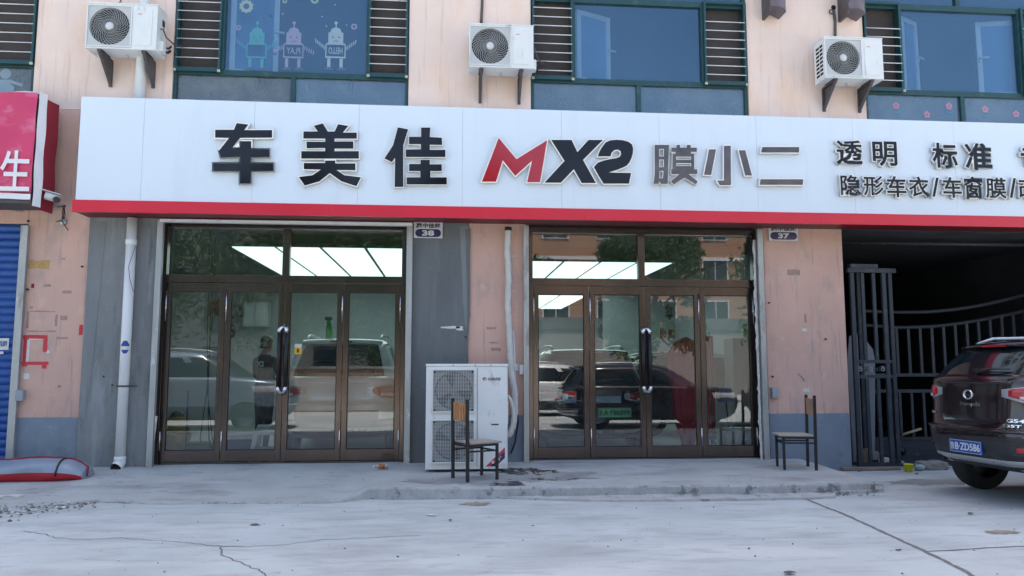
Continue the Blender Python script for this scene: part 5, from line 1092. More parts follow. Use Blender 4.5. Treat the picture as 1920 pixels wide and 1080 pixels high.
# ------------------------------------------------------------------ PERSON in the left shop
def person(loc, rz, lab):
    t = thing('person', lab, 'person', loc, rz)
    # joints: x forward, y left
    J = {'pelvis': (0, 0, .98, .145, .12), 'waist': (.01, 0, 1.12, .14, .11), 'chest': (.0, 0, 1.34, .165, .125), 'neck0': (-.01, 0, 1.50, .085, .08), 'neck': (.015, 0, 1.565, .056, .056), 'jaw': (.055, 0, 1.63, .062, .062), 'head': (.035, 0, 1.70, .088, .080), 'crown': (.03, 0, 1.775, .07, .065),
         'hipL': (0, .095, .93, .10, .10), 'kneeL': (.03, .11, .50, .062, .062), 'ankL': (-.01, .11, .10, .042, .042), 'heelL': (-.03, .11, .045, .04, .04), 'toeL': (.16, .13, .03, .032, .03),
         'hipR': (0, -.095, .93, .10, .10), 'kneeR': (-.02, -.11, .50, .062, .062), 'ankR': (-.07, -.12, .10, .042, .042), 'heelR': (-.09, -.12, .045, .04, .04), 'toeR': (.09, -.15, .03, .032, .03),
         'shL': (-.0, .19, 1.44, .066, .066), 'elL': (.06, .25, 1.17, .046, .046), 'wrL': (.27, .18, 1.13, .031, .031), 'paL': (.34, .155, 1.135, .036, .022),
         'shR': (-.0, -.19, 1.44, .066, .066), 'elR': (.04, -.26, 1.17, .046, .046), 'wrR': (.26, -.20, 1.08, .031, .031), 'paR': (.33, -.175, 1.085, .036, .022)}
    E = [('pelvis', 'waist'), ('waist', 'chest'), ('chest', 'neck0'), ('neck0', 'neck'), ('neck', 'jaw'), ('jaw', 'head'), ('head', 'crown')]
    for s in 'LR':
        E += [('pelvis', 'hip' + s), ('hip' + s, 'knee' + s), ('knee' + s, 'ank' + s), ('ank' + s, 'heel' + s), ('heel' + s, 'toe' + s), ('chest', 'sh' + s), ('sh' + s, 'el' + s), ('el' + s, 'wr' + s), ('wr' + s, 'pa' + s)]
        p = Vector(J['pa' + s][:3]); sg = 1 if s == 'L' else -1
        for k in range(4):
            o = (k - 1.5) * .021; L = (.062, .072, .068, .052)[k]; a = p + Vector((.02, o * .6, 0)); nm = 'f%s%d' % (s, k)
            J[nm + 'a'] = (a.x, a.y + o * .4, a.z, .010, .010); J[nm + 'b'] = (a.x + L * .55, a.y + o * .5, a.z - .008, .009, .009); J[nm + 'c'] = (a.x + L * .9, a.y + o * .5, a.z - .03, .008, .008)
            E += [('pa' + s, nm + 'a'), (nm + 'a', nm + 'b'), (nm + 'b', nm + 'c')]
        J['t%sa' % s] = (p.x + .0, p.y - sg * .035, p.z + .01, .011, .011); J['t%sb' % s] = (p.x + .035, p.y - sg * .05, p.z + .0, .009, .009); E += [('pa' + s, 't%sa' % s), ('t%sa' % s, 't%sb' % s)]
    names = list(J); me = bpy.data.meshes.new('body'); me.from_pydata([J[n][:3] for n in names], [(names.index(a), names.index(b)) for a, b in E], [])
    o = bpy.data.objects.new('body', me); COL.objects.link(o)
    sk_ = o.modifiers.new('s', 'SKIN'); sk_.use_smooth_shade = True; sb_ = o.modifiers.new('d', 'SUBSURF'); sb_.levels = 2; sb_.render_levels = 2
    for i, n in enumerate(names): me.skin_vertices[0].data[i].radius = J[n][3:5]
    me.skin_vertices[0].data[0].use_root = True
    dg = bpy.context.evaluated_depsgraph_get(); dg.update(); m2 = bpy.data.meshes.new_from_object(o.evaluated_get(dg)); bpy.data.objects.remove(o)
    m2.materials.clear()
    for m in (M['skin'], M['shirt'], M['trous'], M['rubber']): m2.materials.append(m)
    for p in m2.polygons:
        c = p.center; z = c.z; arm = abs(c.y) > .17 and z > 1.0
        p.material_index = 3 if z < .09 else 2 if z < 1.02 and not (c.x > .2) else 1 if (z < 1.52 and not (arm and c.x > .12)) or (arm and z > 1.2 and z < 1.55) else 0
        p.use_smooth = True
    put('body', m2, t, False)
    hb = MB(); rows = []
    for j in range(-3, 9):
        th = math.pi * .5 * max(j, 0) / 8
        rows.append([(.022 + .106 * math.cos(th) * math.cos(a) * (1 if math.cos(a) < .3 else .92), .096 * math.cos(th) * math.sin(a), 1.715 + .10 * math.sin(th) + (.035 * j * max(0, min(1, .5 - math.cos(a) * 1.5)) if j < 0 else 0)) for a in [2 * math.pi * k / 24 for k in range(25)]])
    put('hair', hb.grid(rows).mesh('hair', M['hair']), t, False)
    fc = MB(); fc.lathe([(.001, .03), (.012, .01), (.016, -.02), (.001, -.03)], (.118, 0, 1.675), 'z', 8); put('nose', fc.mesh('nose', M['skin']), t, False)
    for s in (-1, 1): put('ear', MB().lathe([(.001, -.012), (.022, -.006), (.026, .004), (.001, .01)], (.03, s * .088, 1.68), 'y', 10).mesh('ear', M['skin']), t, False); put('eye', MB().lathe([(.001, -.008), (.01, 0), (.001, .008)], (.11, s * .032, 1.70), 'x', 8).mesh('eye', M['ink']), t, False)
    me = text_mesh('X2', 0, 1, 0, 1, 0, M['paper'], .003, .03)
    for v in me.vertices: v.co = (-.135 + v.co.y, .04 - .15 * v.co.x, 1.33 + .085 * v.co.z)
    put('shirt_print', me, t, False)
    return t
person((P(492, 800, 1.15).x, 1.2, FZ), R(58), 'person in a black shirt with white X2 print standing inside the left shop')
# ------------------------------------------------------------------ WALL AIR CONDITIONERS
def ac_unit():
    """front faces -Y; origin: bottom centre of the back"""
    W, H, Dp = .86, .59, .31
    t = thing('air_conditioner', '-', 'air conditioner', (0, 0, 0), group='outdoor air conditioner units on the upper wall')
    y0 = -Dp - .09; fx, fz, fr_ = -.155, .30, .245
    # casing with a real fan hole: front plate as ring of quads around the hole
    c = MB(); n = 48; rad = fr_; x0, x1 = -W / 2, W / 2
    sq = []
    for k in range(n):
        a = 2 * math.pi * k / n; dx, dz = math.cos(a), math.sin(a); s_ = min((.275) / abs(dx) if dx else 9, .275 / abs(dz) if dz else 9); sq.append((fx + dx * s_, fz + dz * s_))
    ring = [(fx + rad * math.cos(2 * math.pi * k / n), fz + rad * math.sin(2 * math.pi * k / n)) for k in range(n)]
    fp = MB(); fp.add([(x, y0 + .006, z) for x, z in sq] + [(x, y0 + .006, z) for x, z in ring] + [(x, y0 + .05, z) for x, z in ring], [(k, (k + 1) % n, n + (k + 1) % n, n + k) for k in range(n)] + [(n + k, n + (k + 1) % n, 2 * n + (k + 1) % n, 2 * n + k) for k in range(n)])
    c.box(x0, x1, y0 + .05, -.09, 0, H); c.box(x0, fx - .28, y0, y0 + .05, 0, H); c.box(fx + .28, x1, y0, y0 + .05, 0, H); c.box(fx - .28, fx + .28, y0, y0 + .05, fz + .28, H); c.box(fx - .28, fx + .28, y0, y0 + .05, 0, fz - .28)
    part('casing', c, M['acw'], t, False, bevel=.006)
    part('fan_surround', fp, M['acg'], t, False)
    part('top_cover', MB().box(x0 - .006, x1 + .006, y0 - .006, -.085, H + .001, H + .018), M['acw'], t, False, bevel=.006)
    part('service_panel', MB().box(fx + .31, x1 - .06, y0 - .008, y0 - .001, .05, H - .05), M['acw'], t, False, bevel=.004)
    part('fan_recess', MB().lathe([(.001, y0 + .049), (rad + .005, y0 + .049)], (fx, 0, fz), 'y', 32, cap=False), M['dark'], t, False)
    fb = MB()
    for k in range(3):
        a0 = 2 * math.pi * k / 3 + .4; rows = []
        for j in range(6):
            r_ = .05 + .18 * j / 5; rows.append([(fx + r_ * math.cos(a0 + u * 1.3 - .3 * j / 5), y0 + .035 + u * .012, fz + r_ * math.sin(a0 + u * 1.3 - .3 * j / 5)) for u in (0, .33, .66, 1)])
        fb.grid(rows)
    part('fan', fb, M['fan'], t, False)
    gm = MB(); nb_ = 30
    for k in range(nb_):
        a = 2 * math.pi * k / nb_; pts = [(fx + r_ * math.cos(a + 1.15 * (r_ - .05)  / .2), y0 + .004, fz + r_ * math.sin(a + 1.15 * (r_ - .05) / .2)) for r_ in (.048, .09, .13, .17, .21, rad + .002)]
        gm.tube(pts, .0024, 4, cap=False)
    for r_ in (.09, .13, .165, .195, .222): gm.tube([(fx + r_ * math.cos(2 * math.pi * k / 40), y0 + .008, fz + r_ * math.sin(2 * math.pi * k / 40)) for k in range(41)], .0012, 4, cap=False)
    part('fan_guard', gm, M['acg'], t, False)
    fr = MB()
    for (a, b, c_, d) in ((fx - .278, fx + .278, fz + .262, fz + .276), (fx - .278, fx + .278, fz - .276, fz - .262), (fx - .278, fx - .264, fz - .262, fz + .262), (fx + .264, fx + .278, fz - .262, fz + .262)): fr.box(a, b, y0 - .008, y0 + .004, c_, d)
    part('guard_frame', fr, M['acw'], t, False, bevel=.003)
    part('hub_cap', MB().lathe([(.001, y0 - .006), (.045, y0 - .004), (.052, y0 + .006)], (fx, 0, fz), 'y', 24), M['enamel'], t, False)
    me = text_mesh('Haier', fx + .345, fx + .405, .462, .476, y0 - .008, M['tape'], .001, .02); put('lettering', me, t, False)
    # louvred side and valve side
    sd = MB()
    for j in range(8): sd.box(x0 - .002, x0 + .001, y0 + .05, y0 + .14, .07 + j * .058, .105 + j * .058).box(x0 - .002, x0 + .001, y0 + .16, y0 + .25, .07 + j * .058, .105 + j * .058)
    part('side_vents', sd, M['dark'], t, False)
    part('side_handle', MB().box(x1 + .0, x1 + .008, y0 + .17, y0 + .24, .40, .48), M['black'], t, False)
    vb = MB().box(x1, x1 + .05, y0 + .10, y0 + .22, .03, .17); part('valve_cover', vb, M['acw'], t, False, bevel=.006)
    part('valve', MB().tube([(x1 + .03, y0 + .20, .06), (x1 + .07, y0 + .22, .06), (x1 + .08, y0 + .26, .10)], .018, 8).tube([(x1 + .03, y0 + .20, .12), (x1 + .07, y0 + .23, .12), (x1 + .09, y0 + .26, .16)], .014, 8), M['black'], t, False)
    part('cable', MB().tube([(x1, y0 + .12, .33), (x1 + .03, y0 + .12, .34), (x1 + .06, y0 + .16, .24), (x1 + .14, y0 + .25, .18), (x1 + .2, -.02, .22)], .010, 8), M['brk'], t, False)
    for s_ in (-1, 1):
        xx = s_ * .27
        b = MB(); b.box(xx - .02, xx + .02, y0 + .005, -.01, -.032, -.006); b.box(xx - .02, xx + .02, -.028, -.002, -.36, -.034)
        b.prismx([(y0 + .02, -.034), (-.03, -.034), (-.03, -.33)], xx + .012, xx + .018)
        b.prismx([(y0 + .02, -.034), (y0 + .05, -.034), (-.031, -.30), (-.031, -.33)], xx - .018, xx + .0115)
        part('bracket', b, M['brk'], t, False)
        part('foot', MB().box(xx - .03, xx + .03, y0 + .04, -.12, -.006, .001), M['black'], t, False)
    part('drain_stub', MB().lathe([(.02, 0), (.02, -.03), (.001, -.03)], (.0, -.2, 0), 'z', 10), M['acg'], t, False)
    return t
ac = ac_unit()
def place_ac(o, px0, px1, pyb, lab, fy=-.40):
    a, b = P(px0, pyb, fy), P(px1, pyb, fy); s = (b.x - a.x) / .86; s = max(.94, min(1.07, s))
    o.location = ((a.x + b.x) / 2, -.004, P((px0 + px1) / 2, pyb, fy * s).z); o.scale = (s, s, s); o['label'] = lab
ac2, ac3 = copy_tree(ac), copy_tree(ac)
place_ac(ac, 160, 296, 92, 'leftmost outdoor air conditioner, in front of the white drain pipe above the sign')
place_ac(ac2, 880, 1000, 127, 'middle outdoor air conditioner on the pale wall between the two wide windows')
place_ac(ac3, 1547, 1656, 147, 'rightmost outdoor air conditioner with vented side showing, left of the right window')
def wall_line(pts, r, m, nm, lab): return tag(part(nm, MB().tube([P(x, y, -.02) for x, y in pts], r, 8), m), lab, 'pipe')
wall_line([(905, -20), (904, 10), (902, 46)], .020, M['brk'], 'refrigerant_pipe', 'brown taped pipe above the middle air conditioner')
wall_line([(1563, 20), (1566, 40), (1566, 70)], .022, M['brk'], 'refrigerant_pipe', 'short taped pipe dropping from a wall hole to the right air conditioner')
q = P(1563, 14, -.003); part('wall_hole', MB().lathe([(.001, -.002), (.035, -.002), (.04, .001)], (q.x, q.y, q.z), 'y', 16), M['dark'], bld)  # flat disc, the shade of the hole put into its colour
q = P(1559, 22, -.03); tag(part('cable_loop', MB().tube([(q.x + .035 * math.cos(a), q.y, q.z + .035 * math.sin(a)) for a in [k * .5 for k in range(13)]], .009, 6), M['brk']), 'small loop of cable by the wall hole above the right air conditioner', 'cable')

# ------------------------------------------------------------------ BIG FLOOR-STANDING CONDENSER
gx0, gx1, gy0, gy1, gz0, gz1 = -.262, .790, -.86, -.50, .055, 1.395
gu = thing('condenser_unit', 'tall white two-fan condenser unit standing on the step behind a chair', 'condenser', ((gx0 + gx1) / 2, gy0, .0))
gw = gx1 - gx0; part('casing', MB().box(gx0, gx1, gy0, gy1, gz0, gz1 - .035), M['acw'], gu, bevel=.008)
part('top_cover', MB().box(gx0 - .006, gx1 + .006, gy0 - .008, gy1, gz1 - .033, gz1), M['acw'], gu, bevel=.006)
part('front_seam', MB().box(gx0 + gw * .625, gx0 + gw * .629, gy0 - .002, gy0 + .001, gz0 + .03, gz1 - .05), M['brk'], gu)
part('front_panel', MB().box(gx0 + gw * .632, gx1 - .02, gy0 - .005, gy0 - .0005, gz0 + .05, gz1 - .05), M['acw'], gu, bevel=.002)
for sx_ in (.15, .5, .78): part('foot', MB().box(gx0 + gw * sx_, gx0 + gw * sx_ + .14, gy0 + .01, gy1 - .02, .0, gz0), M['black'], gu)
for fi, (zc, nm) in enumerate(((gz1 - .345, ''), (gz0 + .355, ''))):
    xc = gx0 + gw * .335; hw, hh = .275, .275
    part('fan_recess', MB().box(xc - hw, xc + hw, gy0 - .004, gy0 + .0, zc - hh, zc + hh), mat('recess_grey', (.22, .23, .23), .6, bump=0), gu)
    part('fan_opening', MB().lathe([(.001, gy0 - .006), (.235, gy0 - .006), (.245, gy0 - .002)], (xc, 0, zc), 'y', 36), M['dark'], gu)  # flat disc on the casing, its black standing in for shade inside
    fb = MB()
    for k in range(3):
        a0 = 2 * math.pi * k / 3 + fi; rows = [[(xc + r_ * math.cos(a0 + u * 1.5), gy0 - .0085 - u * .004, zc + r_ * math.sin(a0 + u * 1.5)) for u in (0, .33, .66, 1)] for r_ in (.05, .11, .17, .225)]; fb.grid(rows)
    fb.lathe([(.001, gy0 - .014), (.05, gy0 - .012), (.055, gy0 - .007)], (xc, 0, zc), 'y', 18)
    part('fan', fb, mat('grey_fan', (.13, .13, .13), .6, bump=0), gu)
    gg = MB()
    for k in range(17): x = xc - hw + .02 + (2 * hw - .04) * k / 16; gg.box(x - .0013, x + .0013, gy0 - .032, gy0 - .026, zc - hh + .01, zc + hh - .01)
    for k in range(31): z = zc - hh + .015 + (2 * hh - .03) * k / 30; gg.box(xc - hw + .01, xc + hw - .01, gy0 - .0255, gy0 - .0205, z - .0016, z + .0016)
    part('fan_grille', gg, M['acw'], gu)
    fr = MB()
    for (a, b, c_, d) in ((-hw, hw, hh - .012, hh), (-hw, hw, -hh, -hh + .012), (-hw, -hw + .012, -hh + .012, hh - .012), (hw - .012, hw, -hh + .012, hh - .012)): fr.box(xc + a, xc + b, gy0 - .04, gy0 - .0005, zc + c_, zc + d)
    part('grille_frame', fr, M['acw'], gu, bevel=.004)
    for sx_ in (-1, 1):
        for sz_ in (-1, 1): part('grille_screw', MB().lathe([(.001, gy0 - .043), (.010, gy0 - .041), (.012, gy0 - .034)], (xc + sx_ * .24, 0, zc + sz_ * .24), 'y', 8), M['black'], gu)
for u_ in (.33, .60, .79): part('cover_screw', MB().lathe([(.001, gy0 - .011), (.008, gy0 - .009), (.009, gy0 - .005)], (gx0 + gw * u_, 0, gz1 - .018), 'y', 8), M['brk'], gu)
zl = gz1 - .195; lx = gx0 + gw * .695
mb = MB(); n = 20
for (a0, a1, mi) in ((R(20), R(200), 0), (R(200), R(380), 1)):
    pts = [(a0 + (a1 - a0) * k / n) for k in range(n + 1)]; o = [(lx + .022 + .026 * math.cos(a), gy0 - .0075, zl + .021 * math.sin(a)) for a in pts] + [(lx + .028 + .012 * math.cos(a), gy0 - .0075, zl - .002 + .009 * math.sin(a)) for a in reversed(pts)]
    mb.add(o, [(k, k + 1, 2 * n + 1 - k - 1, 2 * n + 1 - k) for k in range(n)], mi)
part('emblem', mb, [mat('deep_blue', (.05, .04, .12), .4, bump=0), M['tape']], gu)
put('lettering', text_mesh('GREE', lx + .062, lx + .235, zl - .019, zl + .017, gy0 - .0055, mat('deep_blue', (.05, .04, .12), .4), .002, .035, .15), gu)
part('rating_label', MB().box(gx0 + gw * .80, gx0 + gw * .89, gy0 - .0065, gy0 - .0052, gz0 + .555, gz0 + .572), M['ink'], gu)
# diagonal sticker
sx0, sx1 = gx0 + gw * .735, gx1 - .035
part('corner_sticker', MB().prism([(sx0, gz0 + .035), (sx0 + .045, gz0 + .035), (sx1, gz0 + .235), (sx1, gz0 + .275)], gy0 - .0062, gy0 - .0051), M['tape'], gu)
part('corner_sticker', MB().prism([(sx0 + .047, gz0 + .035), (sx0 + .13, gz0 + .035), (sx1, gz0 + .14), (sx1, gz0 + .233)], gy0 - .0062, gy0 - .0051), M['navy'], gu)
me = text_mesh('一S', 0, 1, 0, 1, 0, M['paper'], .001, .05)
sq_ = MB(); 
for k, (u, v, r_) in enumerate(((.09, .095, .020), (.155, .135, .026), (.125, .105, .009), (.19, .165, .009))): disc(sq_, sx0 + u, gz0 + v - .01, r_, gy0 - .0063 - .0003 * k, 8)
part('sticker_print', sq_, M['paper'], gu)
part('side_cable', MB().tube([(gx1 + .005, gy0 + .1, .98), (gx1 + .05, gy0 + .12, .93), (gx1 + .085, gy0 + .14, .80), (gx1 + .09, gy0 + .14, .66), (gx1 + .06, gy0 + .14, .52), (gx1 + .02, gy0 + .14, .44)], .022, 10), M['hose'], gu)
part('side_bracket', MB().box(gx1, gx1 + .012, gy0 + .07, gy0 + .13, .62, .92), M['acw'], gu)
hp = thing('insulated_hose', 'cream taped hose running down the pink wall behind the condenser', 'hose', (.95, -.12, .2))
pts = [P(x, y, -.09) for x, y in ((953, 430), (951, 470), (954, 520), (952, 570), (955, 620), (957, 665), (959, 700), (965, 735), (966, 770), (962, 800), (954, 818))]
dn = []
for a, b in zip(pts, pts[1:]):
    for k in range(6): dn.append(a.lerp(b, k / 6))
dn.append(pts[-1]); part('hose_body', MB().tube(dn, [.043 + .004 * math.sin(k * 2.1) for k in range(len(dn))], 14), M['hose'], hp)
part('hose_mouth', MB().lathe([(.048, -.02), (.052, .0), (.048, .03)], (dn[0].x, -.09, dn[0].z), 'z', 14), M['black'], hp)
for y in (480, 545, 600, 665):
    q = P(955, y, -.06); part('hose_tie', MB().box(q.x - .05, q.x + .10, -.066, -.06, q.z - .003, q.z + .003), M['enamel'], hp)
part('power_cable', MB().tube([P(x, y, -.03) for x, y in ((962, 690), (965, 740), (972, 790), (966, 830), (958, 850))], .010, 8), M['black'], hp)
part('thin_pipe', MB().tube([P(963, 620, -.02), P(967, 740, -.02)], .012, 8), M['pvc'], hp); part('wall_hook', MB().box(P(965, 680, 0).x, P(972, 680, 0).x, -.015, -.001, P(965, 695, 0).z, P(965, 682, 0).z), M['paper'], hp)

# ------------------------------------------------------------------ CHAIRS
def chair(loc, rz, lab, seatm, backm):
    """faces +X; origin between the feet"""
    t = thing('chair', lab, 'chair', loc, rz, 'chairs on the step'); D_2, W_2 = .20, .185
    r = .0145
    def leg(x, y, z0, z1, xt=None, rr=.0155): 
        xt = x if xt is None else xt; mb = MB(); mb.add([(x - rr, y - rr, z0), (x + rr, y - rr, z0), (x + rr, y + rr, z0), (x - rr, y + rr, z0), (xt - rr, y - rr, z1), (xt + rr, y - rr, z1), (xt + rr, y + rr, z1), (xt - rr, y + rr, z1)], [(0, 3, 2, 1), (4, 5, 6, 7), (0, 1, 5, 4), (1, 2, 6, 5), (2, 3, 7, 6), (3, 0, 4, 7)]); return mb
    for y in (-W_2, W_2):
        part('leg', leg(D_2, y, 0, .428), M['black'], t, False, bevel=.003)
        part('back_post', leg(-D_2, y, 0, .96, -D_2 - .012, .017), M['black'], t, False, bevel=.003)
    for y in (-W_2, W_2): part('side_stretcher', MB().box(-D_2 + .018, D_2 - .016, y - .008, y + .008, .335, .355), M['black'], t, False)
    for y in (-W_2, W_2): part('seat_rail', MB().box(-D_2 + .018, D_2 - .016, y - .010, y + .010, .40, .428), M['black'], t, False)
    for x in (-D_2, D_2): part('cross_rail', MB().box(x - .01, x + .01, -W_2 + .018, W_2 - .018, .40, .426), M['black'], t, False)
    part('cross_stretcher', MB().box(D_2 - .012, D_2 + .008, -W_2 + .017, W_2 - .017, .33, .35), M['black'], t, False)
    part('seat', MB().box(-D_2 + .02, D_2 + .055, -W_2 - .022, W_2 + .022, .430, .452), seatm, t, False, bevel=.006)
    part('backrest', MB().box(-D_2 - .016, -D_2 + .002, -W_2 + .018, W_2 - .018, .70, .915), backm, t, False, bevel=.005)
    return t
chair((.35, -1.42, .015), R(27), 'worn dark framed chair with wood grained backrest in front of the condenser', M['seat'], M['wood'])
chair((4.62, -.88, .024), R(180 - 10), 'dark framed chair with tan seat standing sideways by the pink wall', mat('tan_seat', (.42, .37, .31), .5, var=.15, vs=8, coord='obj'), mat('tan_back', (.40, .24, .16), .5, var=.3, vs=9, coord='obj'))

# ------------------------------------------------------------------ GARAGE AND GATES
gx0_, gx1_ = ix1 + .12, 10.4
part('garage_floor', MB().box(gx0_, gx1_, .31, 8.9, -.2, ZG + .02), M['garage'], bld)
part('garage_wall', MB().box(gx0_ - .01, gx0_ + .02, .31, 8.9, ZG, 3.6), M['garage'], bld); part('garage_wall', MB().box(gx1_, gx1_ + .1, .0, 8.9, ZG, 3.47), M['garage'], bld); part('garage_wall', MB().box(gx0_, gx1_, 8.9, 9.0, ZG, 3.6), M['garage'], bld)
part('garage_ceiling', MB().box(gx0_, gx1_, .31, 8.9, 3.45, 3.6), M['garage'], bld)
part('garage_beam', MB().tube([P(1575, 455, .9), P(1990, 460, .9)], .03, 8), M['iron'], bld)
GY = 1.5
cg = thing('curved_gate', 'dark iron gate with curved top rails inside the garage opening', 'gate', (P(1750, 850, GY).x, GY, ZG))
def zrail(pts, Y, r, nm, par, seg=6):
    fine = []; Q = [P(x, y, Y) for x, y in pts]
    for i in range(len(Q) - 1):
        p0, p1, p2, p3 = Q[max(i - 1, 0)], Q[i], Q[i + 1], Q[min(i + 2, len(Q) - 1)]
        for k in range(6):
            t = k / 6; fine.append(.5 * ((2 * p1) + (p2 - p0) * t + (2 * p0 - 5 * p1 + 4 * p2 - p3) * t * t + (3 * p1 - p0 - 3 * p2 + p3) * t ** 3))
    fine.append(Q[-1]); part(nm, MB().tube(fine, r, seg), M['iron'], par); return fine
c1 = zrail([(1600, 582), (1665, 585), (1730, 585), (1790, 580), (1850, 570), (1920, 553), (1990, 530), (2060, 500)], GY, .032, 'top_rail', cg)
c2 = zrail([(1600, 608), (1665, 613), (1700, 614), (1760, 611), (1820, 603), (1870, 594), (1920, 583), (1990, 562), (2060, 535)], GY, .032, 'curved_rail', cg)
zr = [ZW(y, 1750, GY) for y in (703, 733, 822, 851)]
xg0, xg1 = P(1600, 700, GY).x, P(2060, 700, GY).x
for z in zr: part('rail', MB().box(xg0, xg1, GY - .025, GY + .025, z - .028, z + .028), M['iron'], cg, bevel=.003)
for px in [1682 + 22.1 * k for k in range(17)]:
    x = P(px, 660, GY).x; zt = min(c2, key=lambda v: abs(v.x - x)).z; part('bar', MB().box(x - .024, x + .024, GY - .02, GY + .02, zr[0] + .028, zt - .02), M['iron'], cg)
    part('bar', MB().box(x - .022, x + .022, GY - .02, GY + .02, zr[2] + .028, zr[1] - .028), M['iron'], cg)
part('kick_plate', MB().box(xg0, xg1, GY - .008, GY + .008, zr[3] + .028, zr[2] - .028), M['iron'], cg)
for px in (1690, 1960): x = P(px, 850, GY).x; part('gate_wheel', MB().lathe([(.001, -.03), (.07, -.03), (.075, 0), (.07, .03), (.001, .03)], (x, GY, ZG + .095), 'y', 16), M['black'], cg)
# folded gate at the left of the opening
FY = .12
def folded(Y, xoff, lab, nm):
    t = thing('folded_gate', lab, 'gate', (P(1632, 870, Y).x + xoff, Y, ZG))
    X = lambda px, py=690: P(px, py, Y).x + xoff
    Z = lambda py: P(1632, py, Y).z
    zb, zt = ZG + .03, Z(512)
    for k, px in enumerate((1604, 1624, 1645, 1664)):
        w2 = .03 if k in (0, 3) else .024
        if k in (0, 3): part('post', MB().box(X(px) - w2, X(px) + w2, Y - .025, Y + .025, zb, zt), M['iron'], t, bevel=.003)
        elif xoff == 0:
            part('bar', MB().box(X(px) - w2, X(px) + w2, Y - .02, Y + .02, Z(676), zt), M['iron'], t, bevel=.003); part('bar', MB().box(X(px) - w2, X(px) + w2, Y - .02, Y + .02, zb + .06, Z(710)), M['iron'], t, bevel=.003)
    for py in (678, 706): part('cross_rail', MB().box(X(1604) + .031, X(1664) - .031, Y - .022, Y + .022, Z(py) - .024, Z(py) + .024), M['iron'], t)
    part('cross_rail', MB().box(X(1604) + .031, X(1664) - .031, Y - .022, Y + .022, zb + .0, zb + .058), M['iron'], t)
    part('cap_rail', MB().box(X(1596), X(1675), Y - .04, Y + .04, zt + .002, zt + .07), M['iron'], t, bevel=.004)
    if xoff == 0:
        part('cap_block', MB().box(X(1600), X(1652), Y - .05, Y + .05, zt + .072, zt + .13), M['iron'], t, bevel=.004)
        rr = random.Random(5)
        for k in range(7):
            cx = X(1612) + k * (X(1658) - X(1612)) / 6.5; cz = (Z(678) + Z(706)) / 2
            part('scroll', MB().tube([(cx + (.012 + .028 * u / 14) * math.cos(u * .62 + k), Y - .005, cz + (.012 + .030 * u / 14) * math.sin(u * .62 + k)) for u in range(15)], .006, 5), M['steel'] if k % 3 == 0 else M['iron'], t)
    return t
folded(FY, 0, 'narrow folded iron gate leaf with scrollwork band beside the pink wall', 'f')
folded(FY + .35, .10, 'second folded iron gate leaf close behind the scrollwork one', 'f')
# odds and ends by the gate
cbx = thing('cardboard', 'pale torn board standing behind the folded gate', 'board', (P(1615, 670, .8).x, .8, ZG)); pl = [(1588, 675), (1592, 630), (1613, 624), (1636, 655), (1640, 676), (1640, 870), (1600, 870)]
part('board', MB().prism([(P(x, y, .8).x, P(x, y, .8).z) for x, y in pl], .79, .81), mat('grey_board', (.26, .27, .29), .8), cbx)
def rock(px, py, z, r, sc, seed, lab, m=None, nm='concrete_lump'):
    c = G(px, py, z); rr = random.Random(seed); bm = bmesh.new(); bmesh.ops.create_icosphere(bm, subdivisions=3, radius=1)
    for v in bm.verts:
        n = v.co.normalized(); k = 1 + .28 * sm_noise(n.x * 1.5 + seed, n.y * 1.5, 1.2) + .12 * sm_noise(n.x * 4 + n.z * 3, n.y * 4 + seed, 1.3)
        q = Vector((max(-.72, min(.72, n.x)), max(-.72, min(.72, n.y)), max(-.62, min(.62, n.z)))) * k * r * 1.3; v.co = (q.x * sc[0], q.y * sc[1], q.z * sc[2])
    zmin = min(v.co.z for v in bm.verts)
    for v in bm.verts: v.co += Vector((c.x, c.y, z - zmin - .004))
    me = bpy.data.meshes.new(nm); bm.to_mesh(me); bm.free(); me.materials.append(m or M['rock']); return tag(put(nm, me), lab, 'concrete lump')
rock(1748, 880, ZG, .17, (1.25, .8, .42), 3, 'broken concrete block lying right of the yellow pot')
rock(1620, 874, ZG, .10, (.8, .6, 1.5), 5, 'brown rubble lump standing inside the folded gate', mat('brown_rubble', (.24, .17, .11), .9, var=.4, vs=9))
rock(1641, 872, ZG, .10, (.7, .6, 1.2), 8, 'grey rubble lump in the middle of the folded gate foot'); rock(1661, 874, ZG, .09, (1.0, .6, .8), 11, 'pale rubble lump at the right foot of the folded gate', M['plaster'])
rock(1683, 871, ZG, .06, (1.6, .8, .6), 17, 'small dark rubble left of the yellow pot', M['edge'])
rock(20, 934, -.112, .06, (2.0, 1.0, .35), 23, 'flat pale rubble piece at the left edge of the picture', M['plaster']); rock(57, 945, -.112, .02, (1.4, 1, .8), 27, 'tiny pale stone near the left rubble', M['plaster'])
rock(1665, 908, ZG, .025, (1.8, 1, .4), 31, 'small pale chip beside the right end of the step', M['plaster'])
pt = G(1704, 885, ZG); yp = thing('yellow_pot', 'small bright yellow pot on the ground by the gate', 'pot', pt); part('pot_body', MB().lathe([(.001, 0), (.048, 0), (.062, .10), (.066, .10), (.066, .115), (.058, .115), (.05, .02), (.001, .02)], (pt.x, pt.y, ZG), 'z', 20), M['yellowp'], yp)
pj = G(1724, 883, ZG); jr = thing('glass_jar', 'small clear glass jar lying between the yellow pot and the block', 'jar', pj); part('jar_body', MB().lathe([(.001, -.06), (.045, -.055), (.048, .03), (.035, .05), (.035, .07)], (pj.x, pj.y, ZG + .05), 'x', 16), mat('pale_jar', (.3, .36, .36), .15), jr)
tag(part('plank', MB().box(P(1575, 877, .0).x, G(1672, 878, ZG).x, -.10, .02, ZG + .005, ZG + .045), mat('grey_plank', (.24, .19, .15), .85, var=.3, vs=5, st=(.6, 4, 4)), bevel=.005), 'weathered plank lying under the folded gate', 'plank')
